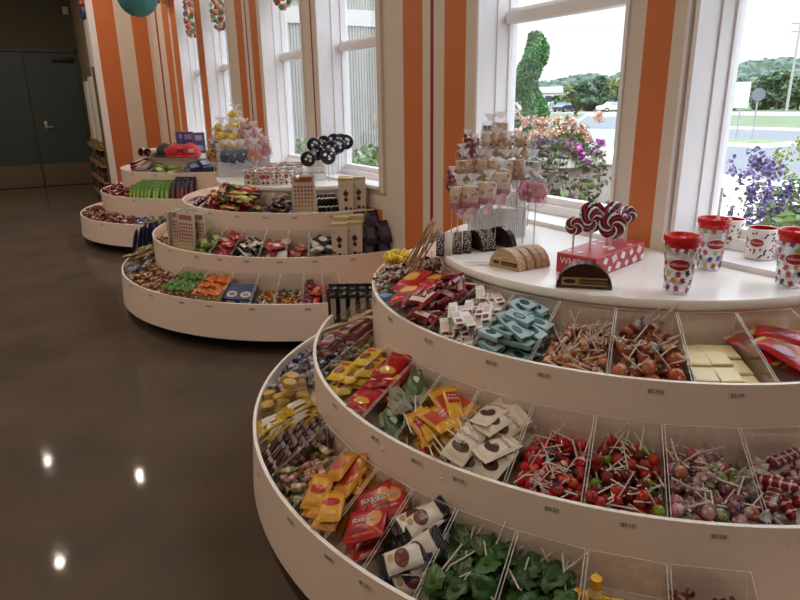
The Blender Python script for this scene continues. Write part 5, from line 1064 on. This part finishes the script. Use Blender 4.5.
base=MB().add(vs,[(3*i+j,3*i+3+j,3*i+4+j,3*i+1+j) for i in range(36) for j in range(2)]); struct('hill_ground',base,[mat('hill_soil','4c6340',.9)])
# ------------------------------------------------------------------ light and camera
LAMP=W('2a2724',.4)
k=0
def downlight(x,y,e,size=.035):
    M=Matrix.Translation((x,y,CE-.16))
    o=root('ceiling_light',M,'round black can light on the ceiling over the shop floor','ceiling light','ceiling can lights')
    part('lamp_housing',MB().lathe([(.09,.16),(.1,.15),(.1,-.02),(.085,-.02),(.085,.1),(0,.1)],20),[LAMP],o)
    l=bpy.data.lights.new('lamp_glow','AREA'); l.shape='DISK'; l.size=size; l.energy=e; l.color=(1,.84,.68); lo=obj('lamp_glow',l,o); lo.location=(0,0,-.03)
for x,y in ((-.3,2.2),(-.3,4.6),(-.3,7.0),(-.3,9.4),(-2.8,2.2),(-2.8,4.6),(-2.8,7),(-2.8,9.4),(-.3,-.6),(-2.8,-.6),(.75,8.3)): downlight(x,y,13)
w=bpy.data.worlds.new('overcast_sky'); sc.world=w; w.use_nodes=True; nt=w.node_tree; bg=nt.nodes['Background']
tc=nt.nodes.new('ShaderNodeTexCoord'); sx=nt.nodes.new('ShaderNodeSeparateXYZ'); cr=nt.nodes.new('ShaderNodeValToRGB')
nt.links.new(tc.outputs['Generated'],sx.inputs[0]); nt.links.new(sx.outputs['Z'],cr.inputs['Fac']); nt.links.new(cr.outputs['Color'],bg.inputs['Color'])
e=cr.color_ramp.elements; e[0].position=0; e[0].color=(.90,.95,1,1); e[1].position=.75; e[1].color=(3.6,3.95,4.4,1)
m=cr.color_ramp.elements.new(.28); m.color=(1.0,1.06,1.14,1)
bg.inputs['Strength'].default_value=1.0
s=bpy.data.lights.new('sun','SUN'); s.energy=1.3; s.angle=R(12); s.color=(1,.96,.9); so=obj('sun',s); so.rotation_euler=(R(38),R(-16),0)
so.rotation_euler=Vector((.45,.35,-1)).to_track_quat('-Z','Y').to_euler()
for i,(y0,y1) in enumerate(wins):   # tells the renderer where daylight enters
    l=bpy.data.lights.new('window_portal','AREA'); l.shape='RECTANGLE'; l.size=ZH-ZS; l.size_y=y1-y0-.05; l.cycles.is_portal=True
    o=obj('window_portal',l); o.matrix_world=Matrix.Translation((XO+.02,(y0+y1)/2,(ZS+ZH)/2))@Matrix.Rotation(pi/2,4,'Y')
cam=bpy.data.cameras.new('camera'); cam.sensor_width=36; cam.lens=633.7/800*36; cam.clip_start=.02; cam.clip_end=800
co=obj('camera',cam)
fw=Vector((0.4854558,0.82161079,-0.29881162)); rt=Vector((0.85879236,-0.51215846,-0.01301552)); upv=Vector((0.16373259,0.25029867,0.95422336))
co.matrix_world=Matrix(((rt.x,upv.x,-fw.x,0),(rt.y,upv.y,-fw.y,0),(rt.z,upv.z,-fw.z,EYE),(0,0,0,1)))
sc.camera=co
sc.cycles.use_denoising=True; sc.cycles.transparent_max_bounces=24; sc.cycles.max_bounces=8; sc.cycles.sample_clamp_indirect=6
vs=sc.view_settings; vs.view_transform='Standard'; vs.look='None'; vs.gamma=1; vs.use_curve_mapping=False; vs.exposure=0.52
